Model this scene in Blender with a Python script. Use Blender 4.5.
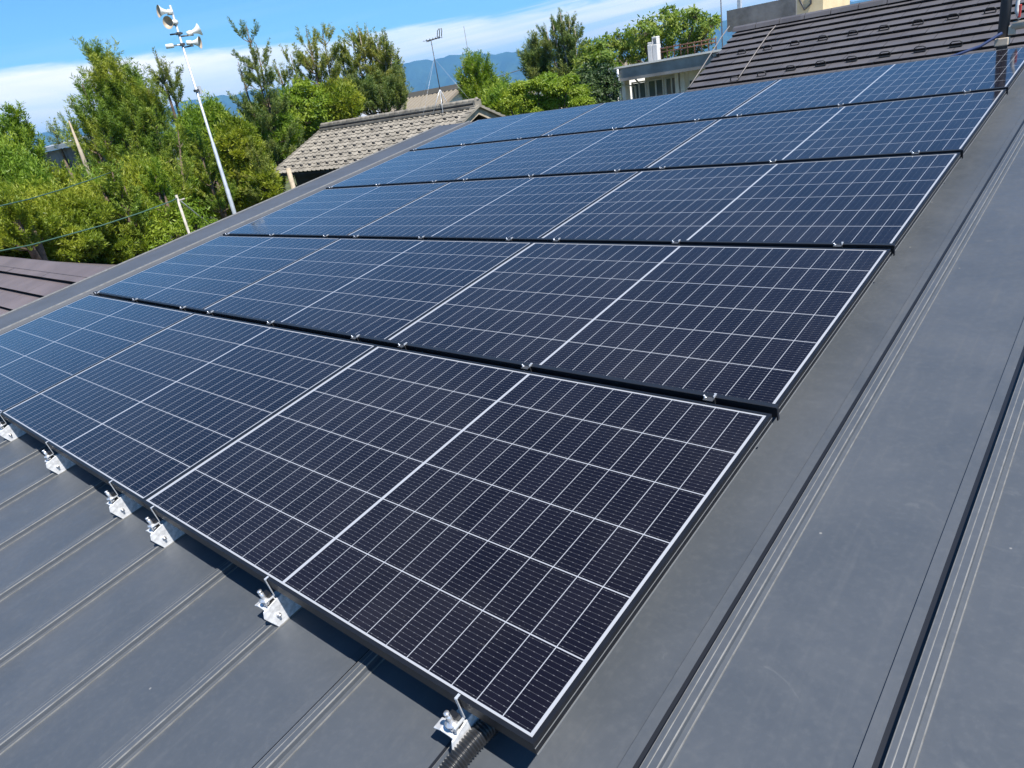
import bpy, bmesh, math, random
import numpy as np
from mathutils import Vector, Matrix

for o in list(bpy.data.objects):
    bpy.data.objects.remove(o)
S = bpy.context.scene
COL = S.collection
R_ = math.radians

# ------------------------------------------------------------------ camera
F = 697.775                                    # focal length in pixels of a 1024 wide frame
CW = Vector((0.64634, -0.56394, 1.02312))      # world origin: lower right corner of the array
RW = Matrix(((0.7512314, 0.6412730, -0.1562700),      # right
             (0.1464940, -0.3928471, -0.9078605),     # down
             (-0.6435766, 0.6591207, -0.3890617)))    # forward
cam = bpy.data.cameras.new('camera')
cam.sensor_width = 36.0
cam.lens = F / 1024 * 36.0
cam.clip_start = 0.02
cam.clip_end = 60000
co = bpy.data.objects.new('camera', cam)
COL.objects.link(co)
co.matrix_world = Matrix.Translation(CW) @ Matrix((
    (RW[0][0], -RW[1][0], -RW[2][0]),
    (RW[0][1], -RW[1][1], -RW[2][1]),
    (RW[0][2], -RW[1][2], -RW[2][2]))).to_4x4()
S.camera = co

# ------------------------------------------------------------------ sun and sky
TO_SUN = Vector((0.513, -0.123, 0.849)).normalized()
ELEV = math.asin(TO_SUN.z)
AZ = math.atan2(TO_SUN.x, TO_SUN.y)            # clockwise from +Y
sun = bpy.data.lights.new('sun', 'SUN')
sun.energy = 5.0
sun.angle = R_(0.53)
sun.color = (1.0, 0.955, 0.89)
so = bpy.data.objects.new('sun', sun)
COL.objects.link(so)
so.rotation_euler = TO_SUN.to_track_quat('Z', 'Y').to_euler()
so.location = (20, -5, 40)

W = bpy.data.worlds.new('World')
S.world = W
W.use_nodes = True
nt = W.node_tree
nt.nodes.clear()


class NT:
    """small wrapper for building node trees"""
    def __init__(s, tree):
        s.t = tree

    def n(s, typ, **kw):
        nd = s.t.nodes.new(typ)
        for k, v in kw.items():
            setattr(nd, k, v)
        return nd

    def link(s, a, b):
        s.t.links.new(a, b)

    def put(s, sock, v):
        if isinstance(v, bpy.types.NodeSocket):
            s.t.links.new(v, sock)
        else:
            sock.default_value = v

    def m(s, op, a, b=None, c=None, clamp=False):
        nd = s.n('ShaderNodeMath', operation=op, use_clamp=clamp)
        s.put(nd.inputs[0], a)
        if b is not None:
            s.put(nd.inputs[1], b)
        if c is not None:
            s.put(nd.inputs[2], c)
        return nd.outputs[0]

    def mix(s, fac, a, b, blend='MIX'):
        nd = s.n('ShaderNodeMix', data_type='RGBA', blend_type=blend)
        s.put(nd.inputs[0], fac)
        s.put(nd.inputs[6], a)
        s.put(nd.inputs[7], b)
        return nd.outputs[2]

    def ramp(s, v, lo, hi, a=0.0, b=1.0):
        nd = s.n('ShaderNodeMapRange', interpolation_type='SMOOTHSTEP')
        s.put(nd.inputs[0], v)
        s.put(nd.inputs[1], lo)
        s.put(nd.inputs[2], hi)
        s.put(nd.inputs[3], a)
        s.put(nd.inputs[4], b)
        return nd.outputs[0]

    def noise(s, vec, scale, detail=3.0, rough=0.5, dist=0.0):
        nd = s.n('ShaderNodeTexNoise')
        if vec is not None:
            s.link(vec, nd.inputs['Vector'])
        nd.inputs['Scale'].default_value = scale
        nd.inputs['Detail'].default_value = detail
        nd.inputs['Roughness'].default_value = rough
        nd.inputs['Distortion'].default_value = dist
        return nd.outputs['Fac']


k = NT(nt)
sky = k.n('ShaderNodeTexSky', sky_type='NISHITA')
sky.sun_disc = False
sky.sun_elevation = ELEV
sky.sun_rotation = AZ
sky.altitude = 0
sky.air_density = 1.0
sky.dust_density = 0.2
sky.ozone_density = 2.2
tc = k.n('ShaderNodeTexCoord')
sp = k.n('ShaderNodeSeparateXYZ')
k.link(tc.outputs['Generated'], sp.inputs[0])
el = k.m('MULTIPLY', k.m('ARCSINE', sp.outputs[2]), 57.2958)
azn = k.m('MULTIPLY', k.m('ARCTAN2', sp.outputs[0], sp.outputs[1]), 57.2958)     # deg from +Y
cv = k.n('ShaderNodeCombineXYZ')
k.put(cv.inputs[0], k.m('MULTIPLY', azn, 0.045))
k.put(cv.inputs[1], k.m('MULTIPLY', el, 0.30))
n1 = k.noise(cv.outputs[0], 2.2, 7.0, 0.6, 0.5)
cv2 = k.n('ShaderNodeCombineXYZ')
k.put(cv2.inputs[0], k.m('MULTIPLY', azn, 0.02))
k.put(cv2.inputs[1], k.m('MULTIPLY_ADD', azn, -0.045, k.m('MULTIPLY', el, 0.75)))
n2 = k.noise(cv2.outputs[0], 1.2, 6.0, 0.6, 0.3)
# top of the cloud bank: about 8 degrees on the west side, lower and streakier towards north
top = k.m('ADD', k.ramp(azn, -74, -40, 5.7, 4.6), k.m('MULTIPLY', k.m('SUBTRACT', n1, 0.5), 1.6))
bank = k.m('SUBTRACT', 1.0, k.ramp(el, k.m('SUBTRACT', top, 0.30), k.m('ADD', top, 0.35)))
streak = k.m('MULTIPLY', k.ramp(n2, 0.47, 0.66), k.m('SUBTRACT', 1.0, k.ramp(el, 6.0, 9.0)))
streak = k.m('MULTIPLY', streak, k.ramp(azn, -47, -39, 0.05, 0.95))
thin = k.ramp(n2, 0.40, 0.62, k.ramp(azn, -64, -40, 0.90, 0.6), 1.0)
cloud = k.m('MAXIMUM', k.m('MULTIPLY', bank, thin), streak)
white = k.mix(k.ramp(el, 1.5, 6.0), (12.0, 13.2, 14.2, 1), (15.5, 14.9, 14.4, 1))
white = k.mix(k.ramp(n1, 0.38, 0.62, 0.0, 0.6), white, (17.0, 16.0, 15.2, 1))
skyc = k.mix(1.0, sky.outputs[0], (0.70, 1.26, 1.70, 1), 'MULTIPLY')
allc = k.mix(cloud, skyc, white)
bg = k.n('ShaderNodeBackground')
k.link(allc, bg.inputs[0])
bg.inputs[1].default_value = 0.06
ow = k.n('ShaderNodeOutputWorld')
k.link(bg.outputs[0], ow.inputs[0])

S.view_settings.view_transform = 'Standard'
S.view_settings.look = 'None'
S.view_settings.exposure = 0.75
S.view_settings.gamma = 1.0
S.view_settings.use_curve_mapping = False
S.cycles.max_bounces = 8
S.cycles.transparent_max_bounces = 8
S.cycles.volume_bounces = 0


def ray(x, y):
    d = RW.transposed() @ Vector(((x - 512) / F, (y - 384) / F, 1.0))
    return d / math.hypot(d.x, d.y)


def at(x, y, D):
    """a point D metres away (horizontally) along the sight line through a photo pixel"""
    return CW + ray(x, y) * D


# ------------------------------------------------------------------ materials
def mat(name, col, rough=0.6, metal=0.0, spec=0.5, var=0.0, scale=8.0, bump=0.0, bscale=None, coords='Object'):
    m = bpy.data.materials.new(name)
    m.use_nodes = True
    t = m.node_tree
    q = NT(t)
    b = t.nodes['Principled BSDF']
    b.inputs['Roughness'].default_value = rough
    b.inputs['Metallic'].default_value = metal
    b.inputs['Specular IOR Level'].default_value = spec
    c = (*col, 1)
    if var or bump:
        tcn = q.n('ShaderNodeTexCoord')
        v = tcn.outputs[coords]
    if var:
        nz = q.noise(v, scale, 5.0, 0.6)
        lo = tuple(x * (1 - var) for x in col) + (1,)
        hi = tuple(min(1, x * (1 + var)) for x in col) + (1,)
        q.link(q.mix(q.ramp(nz, 0.3, 0.7), lo, hi), b.inputs['Base Color'])
    else:
        b.inputs['Base Color'].default_value = c
    if bump:
        nb = q.noise(v, bscale or scale * 3, 4.0, 0.6)
        bm = q.n('ShaderNodeBump')
        bm.inputs['Strength'].default_value = bump
        bm.inputs['Distance'].default_value = 0.02
        q.link(nb, bm.inputs['Height'])
        q.link(bm.outputs[0], b.inputs['Normal'])
    return m


def leaf_mat(name, cols, rough=0.55, trans=0.35):
    """colour differs from leaf to leaf; a little light comes through"""
    m = bpy.data.materials.new(name)
    m.use_nodes = True
    t = m.node_tree
    q = NT(t)
    b = t.nodes['Principled BSDF']
    out = t.nodes['Material Output']
    g = q.n('ShaderNodeNewGeometry')
    rnd = g.outputs['Random Per Island']
    tcn = q.n('ShaderNodeTexCoord')
    clump = q.noise(tcn.outputs['Object'], 1.1, 2.0, 0.5)
    a = q.mix(rnd, (*cols[0], 1), (*cols[1], 1))
    c = q.mix(q.ramp(clump, 0.4, 0.64, 0.0, 0.8), a, (*cols[2], 1))
    q.link(c, b.inputs['Base Color'])
    b.inputs['Roughness'].default_value = rough
    b.inputs['Specular IOR Level'].default_value = 0.35
    tr = q.n('ShaderNodeBsdfTranslucent')
    q.link(q.mix(1.0, c, (1.15, 1.25, 0.5, 1), 'MULTIPLY'), tr.inputs[0])
    mx = q.n('ShaderNodeMixShader')
    mx.inputs[0].default_value = trans
    q.link(b.outputs[0], mx.inputs[1])
    q.link(tr.outputs[0], mx.inputs[2])
    q.link(mx.outputs[0], out.inputs[0])
    return m


M_black = mat('black anodised aluminium', (0.009, 0.010, 0.013), 0.42, 0.0, 0.3, 0.15, 20)
M_lip = mat('bare aluminium lip', (0.22, 0.225, 0.225), 0.45, 0.2)
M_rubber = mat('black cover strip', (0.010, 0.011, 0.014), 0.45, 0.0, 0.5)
M_zinc = mat('zinc plated steel', (0.76, 0.77, 0.78), 0.36, 0.3, 0.5, 0.22, 60)
M_bolt = mat('stainless bolt', (0.66, 0.66, 0.67), 0.25, 0.7)
M_conduit = mat('black corrugated plastic', (0.018, 0.019, 0.021), 0.3, 0.0, 0.6)
M_concrete = mat('weathered concrete', (0.15, 0.15, 0.147), 0.85, 0, 0.3, 0.3, 1.5, 0.2)
M_fascia = mat('dark grey fascia', (0.30, 0.285, 0.26), 0.75, 0, 0.3, 0.3, 0.9)
M_plaster = mat('pale plaster', (0.82, 0.76, 0.66), 0.8, 0, 0.3, 0.12, 1.2)
M_white = mat('white paint', (0.62, 0.61, 0.58), 0.5, 0, 0.4, 0.05, 3)
M_glass = mat('dark window glass', (0.10, 0.125, 0.125), 0.08, 0, 0.6)
M_darkwood = mat('dark stained boards', (0.018, 0.017, 0.017), 0.7, 0, 0.3, 0.3, 3)
M_wood = mat('weathered wood', (0.40, 0.33, 0.24), 0.8, 0, 0.3, 0.25, 6)
M_bark = mat('bark', (0.13, 0.095, 0.07), 0.9, 0, 0.2, 0.4, 8, 0.4)
M_bark2 = mat('pale bark', (0.26, 0.23, 0.19), 0.9, 0, 0.2, 0.3, 8, 0.3)
M_galv = mat('galvanised steel', (0.56, 0.58, 0.60), 0.42, 0.4, 0.5, 0.12, 6)
M_horn = mat('ivory horn', (0.80, 0.78, 0.72), 0.4, 0, 0.5)
M_horn_in = mat('horn throat', (0.46, 0.37, 0.27), 0.5, 0, 0.4)
M_dark = mat('dark metal', (0.06, 0.062, 0.065), 0.5, 0.2)
M_rust = mat('rusty steel', (0.14, 0.075, 0.05), 0.85, 0, 0.3, 0.4, 6)
M_steel_w = mat('white steel roof', (0.42, 0.43, 0.44), 0.5, 0.1)
M_tan = mat('tan old tiles', (0.24, 0.20, 0.155), 0.85, 0, 0.2, 0.2, 0.7)
M_tan_rib = mat('tan roof ribs', (0.27, 0.235, 0.185), 0.85, 0, 0.2)
M_green = mat('green coated cable', (0.05, 0.11, 0.075), 0.5)
M_blue = mat('blue rope', (0.008, 0.028, 0.10), 0.7)
M_red = mat('red strap', (0.42, 0.04, 0.03), 0.6)
M_rope = mat('grey rope', (0.19, 0.17, 0.155), 0.9)
M_rope2 = mat('weathered pale post', (0.40, 0.37, 0.32), 0.85, 0, 0.3, 0.3, 8)
M_beige = mat('beige wall', (0.62, 0.50, 0.30), 0.8, 0, 0.3, 0.08, 2)
M_pipe = mat('tan pipe', (0.50, 0.42, 0.32), 0.6, 0, 0.4, 0.1, 8)


def roof_material():
    m = bpy.data.materials.new('charcoal coated steel')
    m.use_nodes = True
    q = NT(m.node_tree)
    b = m.node_tree.nodes['Principled BSDF']
    tcn = q.n('ShaderNodeTexCoord')
    v = tcn.outputs['Object']
    big = q.noise(v, 1.6, 5, 0.62, 0.5)
    fine = q.noise(v, 60, 3, 0.6)
    mp = q.n('ShaderNodeMapping')
    mp.inputs['Scale'].default_value = (9.0, 0.8, 1.0)
    q.link(v, mp.inputs[0])
    st = q.noise(mp.outputs[0], 2.4, 5, 0.6, 0.6)
    c = q.mix(q.ramp(big, 0.32, 0.7), (0.056, 0.065, 0.077, 1), (0.073, 0.081, 0.092, 1))
    c = q.mix(q.ramp(st, 0.50, 0.78, 0.0, 0.25), c, (0.098, 0.103, 0.108, 1))
    c = q.mix(q.ramp(fine, 0.45, 0.75, 0.0, 0.18), c, (0.11, 0.116, 0.122, 1))
    scuff = q.noise(v, 7.0, 8, 0.7, 1.5)
    c = q.mix(q.ramp(scuff, 0.63, 0.75, 0.0, 0.55), c, (0.122, 0.128, 0.134, 1))
    drip = q.n('ShaderNodeMapping')
    drip.inputs['Scale'].default_value = (26.0, 0.5, 1.0)
    q.link(v, drip.inputs[0])
    dn_ = q.noise(drip.outputs[0], 1.7, 4, 0.6, 0.3)
    c = q.mix(q.m('MULTIPLY', q.ramp(dn_, 0.56, 0.74, 0.0, 0.28), q.ramp(big, 0.42, 0.6)), c, (0.115, 0.112, 0.104, 1))
    hand = q.noise(v, 3.1, 7, 0.72, 2.2)
    c = q.mix(q.ramp(hand, 0.58, 0.72, 0.0, 0.3), c, (0.108, 0.113, 0.118, 1))
    vor = q.n('ShaderNodeTexVoronoi')
    vor.inputs['Scale'].default_value = 6.5
    q.link(v, vor.inputs['Vector'])
    c = q.mix(q.ramp(vor.outputs['Distance'], 0.014, 0.026, 0.8, 0.0), c, (0.22, 0.215, 0.20, 1))
    q.link(c, b.inputs['Base Color'])
    q.link(q.ramp(scuff, 0.3, 0.7, 0.42, 0.58), b.inputs['Roughness'])
    b.inputs['Specular IOR Level'].default_value = 0.5
    bm = q.n('ShaderNodeBump')
    bm.inputs['Strength'].default_value = 0.10
    bm.inputs['Distance'].default_value = 0.01
    q.link(q.noise(v, 5, 4, 0.6), bm.inputs['Height'])
    q.link(bm.outputs[0], b.inputs['Normal'])
    return m


M_pan = roof_material()
M_edge = mat('worn edge highlight', (0.165, 0.162, 0.153), 0.45, 0.1, 0.5, 0.2, 30)  # highlight along the bends painted in as pale strips, with some worn coating
M_verge = mat('grey verge steel', (0.070, 0.077, 0.090), 0.6, 0, 0.35, 0.1, 3)

PW, PH = 1.6237, 1.0380          # module size
PU, PV = 1.6255, 1.0698          # column and row pitch
FR = 0.0095


def cell_material():
    """half-cut monocrystalline module seen through its glass: 24 x 6 half cells, white gaps, busbars"""
    m = bpy.data.materials.new('silicon cells under glass')
    m.use_nodes = True
    q = NT(m.node_tree)
    b = m.node_tree.nodes['Principled BSDF']
    tcn = q.n('ShaderNodeTexCoord')
    s = q.n('ShaderNodeSeparateXYZ')
    q.link(tcn.outputs['Object'], s.inputs[0])
    x, y = s.outputs[0], s.outputs[1]          # metres; x from -PW to 0, y from 0 to PH
    mar_x, mid, mar_y = 0.0195, 0.0085, 0.0136
    half = (PW - 2 * mar_x - mid) / 2
    cw = half / 12
    ch = (PH - 2 * mar_y) / 6
    xa = q.m('ABSOLUTE', q.m('ADD', x, PW / 2 - .0025))             # distance from the centre line
    xr = q.m('SUBTRACT', xa, mid / 2)
    cx = q.m('DIVIDE', xr, cw)
    fx = q.m('FRACT', q.m('ADD', cx, 20.0))
    yr = q.m('SUBTRACT', y, mar_y)
    cy = q.m('DIVIDE', yr, ch)
    fy = q.m('FRACT', q.m('ADD', cy, 20.0))
    dx = q.m('MULTIPLY', q.m('SUBTRACT', 0.5, q.m('ABSOLUTE', q.m('SUBTRACT', fx, 0.5))), cw)
    dy = q.m('MULTIPLY', q.m('SUBTRACT', 0.5, q.m('ABSOLUTE', q.m('SUBTRACT', fy, 0.5))), ch)
    gx = q.m('LESS_THAN', dx, 0.00095)
    gy = q.m('LESS_THAN', dy, 0.00135)
    # outside the cell field
    ox = q.m('MAXIMUM', q.m('LESS_THAN', xr, 0.0), q.m('GREATER_THAN', xr, half))
    oy = q.m('MAXIMUM', q.m('LESS_THAN', yr, 0.0), q.m('GREATER_THAN', yr, PH - 2 * mar_y))
    wht = q.m('MAXIMUM', q.m('MAXIMUM', gx, gy), q.m('MAXIMUM', ox, oy))
    # ten busbars across each cell, with solder pads along them
    fb = q.m('FRACT', q.m('MULTIPLY', fy, 14.0))
    db = q.m('MULTIPLY', q.m('ABSOLUTE', q.m('SUBTRACT', fb, 0.5)), ch / 14)
    bus = q.m('LESS_THAN', db, 0.00035)
    fp = q.m('FRACT', q.m('MULTIPLY', fx, 3.0))
    pad = q.m('MULTIPLY', q.m('LESS_THAN', db, 0.00065), q.m('LESS_THAN', q.m('ABSOLUTE', q.m('SUBTRACT', fp, 0.5)), 0.085))
    # every cell its own shade
    wn = q.n('ShaderNodeTexWhiteNoise', noise_dimensions='3D')
    cmb = q.n('ShaderNodeCombineXYZ')
    q.put(cmb.inputs[0], q.m('FLOOR', q.m('MULTIPLY', q.m('ADD', x, PW / 2), 1 / cw)))
    q.put(cmb.inputs[1], q.m('FLOOR', cy))
    oi = q.n('ShaderNodeObjectInfo')
    q.link(oi.outputs['Random'], cmb.inputs[2])
    q.link(cmb.outputs[0], wn.inputs['Vector'])
    cell = q.mix(wn.outputs['Value'], (0.0048, 0.0036, 0.0066, 1), (0.0074, 0.0060, 0.0100, 1))
    cell = q.mix(q.m('MULTIPLY', bus, 0.30), cell, (0.20, 0.205, 0.22, 1))
    cell = q.mix(q.m('MULTIPLY', pad, 0.34), cell, (0.30, 0.30, 0.31, 1))
    c = q.mix(wht, cell, (0.34, 0.35, 0.37, 1))
    film = q.noise(tcn.outputs['Object'], 1.4, 6, 0.65, 0.8)
    specks = q.noise(tcn.outputs['Object'], 38.0, 3, 0.7)
    c = q.mix(q.m('MULTIPLY_ADD', q.ramp(film, 0.42, 0.75), 0.022, q.m('MULTIPLY', q.ramp(specks, 0.66, 0.74), 0.05)), c, (0.34, 0.32, 0.29, 1))
    q.link(c, b.inputs['Base Color'])
    b.inputs['Roughness'].default_value = 0.5
    b.inputs['Specular IOR Level'].default_value = 0.0
    b.inputs['Coat Weight'].default_value = 1.0
    b.inputs['Coat IOR'].default_value = 1.42
    dust = q.noise(tcn.outputs['Object'], 2.2, 5, 0.6)
    q.link(q.ramp(dust, 0.3, 0.7, 0.04, 0.13), b.inputs['Coat Roughness'])
    bmn = q.n('ShaderNodeBump')
    bmn.inputs['Strength'].default_value = 0.06
    bmn.inputs['Distance'].default_value = 0.01
    q.link(q.noise(tcn.outputs['Object'], 3.0, 2, 0.5), bmn.inputs['Height'])
    q.link(bmn.outputs[0], b.inputs['Coat Normal'])
    return m


M_cells = cell_material()


def dark_tile_material():
    m = bpy.data.materials.new('dark glazed tiles')
    m.use_nodes = True
    q = NT(m.node_tree)
    b = m.node_tree.nodes['Principled BSDF']
    tcn = q.n('ShaderNodeTexCoord')
    v = tcn.outputs['Object']
    nz = q.noise(v, 3.0, 4, 0.6)
    s = q.n('ShaderNodeSeparateXYZ')
    q.link(v, s.inputs[0])
    wn = q.n('ShaderNodeTexWhiteNoise', noise_dimensions='2D')
    cmb = q.n('ShaderNodeCombineXYZ')
    q.put(cmb.inputs[0], q.m('FLOOR', q.m('MULTIPLY', s.outputs[0], 3.3)))
    q.put(cmb.inputs[1], q.m('FLOOR', q.m('MULTIPLY', s.outputs[1], 4.0)))
    q.link(cmb.outputs[0], wn.inputs['Vector'])
    c = q.mix(wn.outputs['Value'], (0.072, 0.067, 0.071, 1), (0.095, 0.089, 0.093, 1))
    c = q.mix(q.ramp(nz, 0.45, 0.75, 0.0, 0.5), c, (0.115, 0.105, 0.10, 1))
    q.link(c, b.inputs['Base Color'])
    b.inputs['Roughness'].default_value = 0.55
    return m


M_dtile = dark_tile_material()
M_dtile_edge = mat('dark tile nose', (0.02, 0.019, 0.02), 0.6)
M_ktile = mat('silver grey clay tiles', (0.235, 0.21, 0.17), 0.75, 0, 0.3, 0.28, 2.5)
M_kdark = mat('dark snow guard', (0.025, 0.024, 0.024), 0.6)
M_btile = mat('brown metal shingles', (0.135, 0.108, 0.106), 0.55, 0, 0.4, 0.15, 2.0)
M_bdark = mat('dark brown edge', (0.02, 0.018, 0.018), 0.6)


# ------------------------------------------------------------------ mesh helpers
def tag(o, label=None, cat=None, group=None, kind=None):
    if label: o['label'] = label
    if cat: o['category'] = cat
    if group: o['group'] = group
    if kind: o['kind'] = kind
    return o


def empty(name, loc, label, cat, group=None, rot=(0, 0, 0)):
    o = bpy.data.objects.new(name, None)
    o.empty_display_size = 0.1
    o.location = loc
    o.rotation_euler = rot
    COL.objects.link(o)
    return tag(o, label, cat, group)


class MB:
    """collects shapes, then links them as one mesh object"""
    def __init__(s):
        s.v, s.f, s.mi, s.sm = [], [], [], []

    def add(s, verts, faces, mi=0, smooth=False):
        b = len(s.v)
        s.v += [tuple(p) for p in verts]
        s.f += [tuple(i + b for i in f) for f in faces]
        s.mi += [mi] * len(faces)
        s.sm += [smooth] * len(faces)
        return s

    def box(s, x0, x1, y0, y1, z0, z1, mi=0):
        v = [(x0, y0, z0), (x1, y0, z0), (x1, y1, z0), (x0, y1, z0), (x0, y0, z1), (x1, y0, z1), (x1, y1, z1), (x0, y1, z1)]
        return s.add(v, [(0, 3, 2, 1), (4, 5, 6, 7), (0, 1, 5, 4), (1, 2, 6, 5), (2, 3, 7, 6), (3, 0, 4, 7)], mi)

    def hexa(s, bot, top, mi=0):
        return s.add(list(bot) + list(top), [(0, 3, 2, 1), (4, 5, 6, 7), (0, 1, 5, 4), (1, 2, 6, 5), (2, 3, 7, 6), (3, 0, 4, 7)], mi)

    def tube(s, pts, rad, n=8, mi=0, cap=True):
        pts = [Vector(p) for p in pts]
        rr = rad if isinstance(rad, (list, tuple)) else [rad] * len(pts)
        vs, fs = [], []
        prev = None
        for i, p in enumerate(pts):
            d = (pts[min(i + 1, len(pts) - 1)] - pts[max(i - 1, 0)]).normalized()
            if prev is None:
                a = d.orthogonal().normalized()
            else:
                a = (prev - d * prev.dot(d))
                a = a.normalized() if a.length > 1e-6 else d.orthogonal().normalized()
            prev = a
            c = d.cross(a)
            for j in range(n):
                t = 2 * math.pi * j / n
                vs.append(p + (a * math.cos(t) + c * math.sin(t)) * rr[i])
        for i in range(len(pts) - 1):
            for j in range(n):
                k2 = (j + 1) % n
                fs.append((i * n + j, i * n + k2, (i + 1) * n + k2, (i + 1) * n + j))
        if cap:
            fs.append(tuple(range(n))[::-1])
            fs.append(tuple((len(pts) - 1) * n + j for j in range(n)))
        return s.add(vs, fs, mi, n > 4)

    def extrude_u(s, prof, u0, u1, mis=None, closed=True, smooth=False):
        """profile in (v,h), run along u"""
        n = len(prof)
        vs = [(u0, a, b) for a, b in prof] + [(u1, a, b) for a, b in prof]
        for i in range(n if closed else n - 1):
            j = (i + 1) % n
            s.add([vs[i], vs[n + i], vs[n + j], vs[j]], [(0, 1, 2, 3)], mis[i] if mis else 0)
        if closed:
            s.add(vs[:n], [tuple(range(n))[::-1]])
            s.add(vs[n:], [tuple(range(n))])
        return s

    def extrude_v(s, prof, v0, v1, mis=None, closed=True):
        """profile in (u,h), run along v"""
        n = len(prof)
        vs = [(a, v0, b) for a, b in prof] + [(a, v1, b) for a, b in prof]
        for i in range(n if closed else n - 1):
            j = (i + 1) % n
            s.add([vs[i], vs[j], vs[n + j], vs[n + i]], [(0, 1, 2, 3)], mis[i] if mis else 0)
        if closed:
            s.add(vs[:n], [tuple(range(n))])
            s.add(vs[n:], [tuple(range(n))[::-1]])
        return s

    def build(s, name, mats, parent=None, bevel=0.0):
        me = bpy.data.meshes.new(name)
        me.from_pydata([tuple(p) for p in s.v], [], s.f)
        if not isinstance(mats, (list, tuple)):
            mats = [mats]
        for m in mats:
            me.materials.append(m)
        me.polygons.foreach_set('material_index', s.mi)
        me.polygons.foreach_set('use_smooth', s.sm)
        bm = bmesh.new()
        bm.from_mesh(me)
        bmesh.ops.recalc_face_normals(bm, faces=bm.faces)
        bm.to_mesh(me)
        bm.free()
        me.update()
        o = bpy.data.objects.new(name, me)
        COL.objects.link(o)
        if parent is not None:
            o.parent = parent
        if bevel:
            b = o.modifiers.new('bevel', 'BEVEL')
            b.width = bevel
            b.segments = 2
            b.limit_method = 'ANGLE'
        return o


def copy_thing(o, label=None, loc=None, name=None):
    c = o.copy()
    COL.objects.link(c)
    if label: c['label'] = label
    if loc is not None: c.location = loc
    for ch in o.children:
        d = ch.copy()
        COL.objects.link(d)
        d.parent = c
        for g in ch.children:
            e = g.copy()
            COL.objects.link(e)
            e.parent = d
    return c


SL = R_(8.0)                                   # pitch of the metal roof
MR = Matrix.Rotation(SL, 3, 'X')


def rp(u, v, h):
    """roof coordinates (along the eave, up the slope, off the glass plane) to world"""
    return MR @ Vector((u, v, h))


ROT = (SL, 0, 0)
PAN, SEAM = -0.147, -0.122                     # heights of the sheet and of the seam tops
GZ = -4.6                                      # ground

# ------------------------------------------------------------------ ground and mountains
g = MB()
g.add([(-14000, -14000, GZ), (14000, -14000, GZ), (14000, 14000, GZ), (-14000, 14000, GZ)], [(0, 1, 2, 3)])
M_ground = mat('dry grass and bare soil', (0.085, 0.095, 0.045), 0.95, 0, 0.1, 0.45, 0.25)
tag(g.build('ground', M_ground), kind='structure')

M_hill = mat('wooded mountain side', (0.030, 0.052, 0.030), 0.95, 0, 0.05, 0.5, 0.004)


def mountain(D, prof, depth, seed):
    """a range whose crest rises as listed: (degrees from +Y, degrees above the horizon)"""
    rnd = np.random.default_rng(seed)
    az = np.linspace(prof[0][0], prof[-1][0], 260)
    e = np.interp(az, [p[0] for p in prof], [p[1] for p in prof])
    rough = np.zeros_like(az)
    for fq, am in ((0.8, 0.05), (1.9, 0.05), (4.1, 0.03), (7.7, 0.015)):
        rough += am * np.sin(az * fq * 2 * np.pi / 4 + rnd.uniform(0, 6.28))
    H = np.tan(np.radians(np.maximum(e + rough * np.minimum(e, 1.5), 0.05))) * D + CW.z - GZ
    vs, fs = [], []
    rows = 14
    for j in range(rows + 1):
        t = j / rows
        d = D - depth * (1 - t) if t <= 1 else D
        fold = 0.75 + 0.25 * np.sin(az * 3.1 + j * 1.3 + rnd.uniform(0, 1, az.shape))
        hh = H * (t ** 1.25) * (fold if 0 < j < rows else 1)
        for a, h in zip(az, hh):
            vs.append((math.sin(R_(a)) * d, math.cos(R_(a)) * d, GZ - 2 + h))
    for a in az:                                # back side
        vs.append((math.sin(R_(a)) * (D + depth), math.cos(R_(a)) * (D + depth), GZ - 2))
    n = len(az)
    for j in range(rows + 1):
        for i in range(n - 1):
            fs.append((j * n + i, j * n + i + 1, (j + 1) * n + i + 1, (j + 1) * n + i))
    m = MB()
    m.add(vs, fs, 0, True)
    return tag(m.build('mountain_range', M_hill), kind='structure')


mountain(9200, [(-100, 1.6), (-84, 1.8), (-76, 1.9), (-73.6, 1.93), (-71.5, 1.96), (-67, 2.3), (-63, 2.5), (-61, 2.6), (-56, 2.3), (-51, 2.35), (-48.6, 2.65), (-47.3, 2.73), (-46, 2.73), (-43.7, 2.64), (-42.6, 2.55), (-40.8, 2.29), (-38.9, 2.22), (-37.8, 2.06), (-33, 1.95), (-28, 1.9), (-24.8, 1.85), (-16, 1.6), (-5, 1.4), (10, 1.2)], 2600, 4)

# ------------------------------------------------------------------ the metal roofed house
house = empty('metal_roof_house', (0, 0, GZ), 'house whose charcoal standing seam metal roof carries the whole solar array', 'house')
hinv = Matrix.Translation((0, 0, -GZ))


def roof_part(mb, name, mats, bevel=0.0, off=(0, 0, 0)):
    o = mb.build(name, mats, house, bevel)
    w = rp(*off)
    o.location = (w.x, w.y, w.z - GZ)
    o.rotation_euler = ROT
    return o


RIDGE, EAVE, LEFT, RIGHT = 5.83, -2.6, -6.05, 3.35
b = MB()
b.box(LEFT + .05, RIGHT, EAVE, RIDGE, PAN - 0.05, PAN)
roof_part(b, 'roof_sheet', M_pan)
# standing seams: narrow upright folds with a hem on either side
SPITCH, S0 = 0.3405, 0.1375
seam_u = [S0 + i * SPITCH for i in range(-16, 10)]


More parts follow.
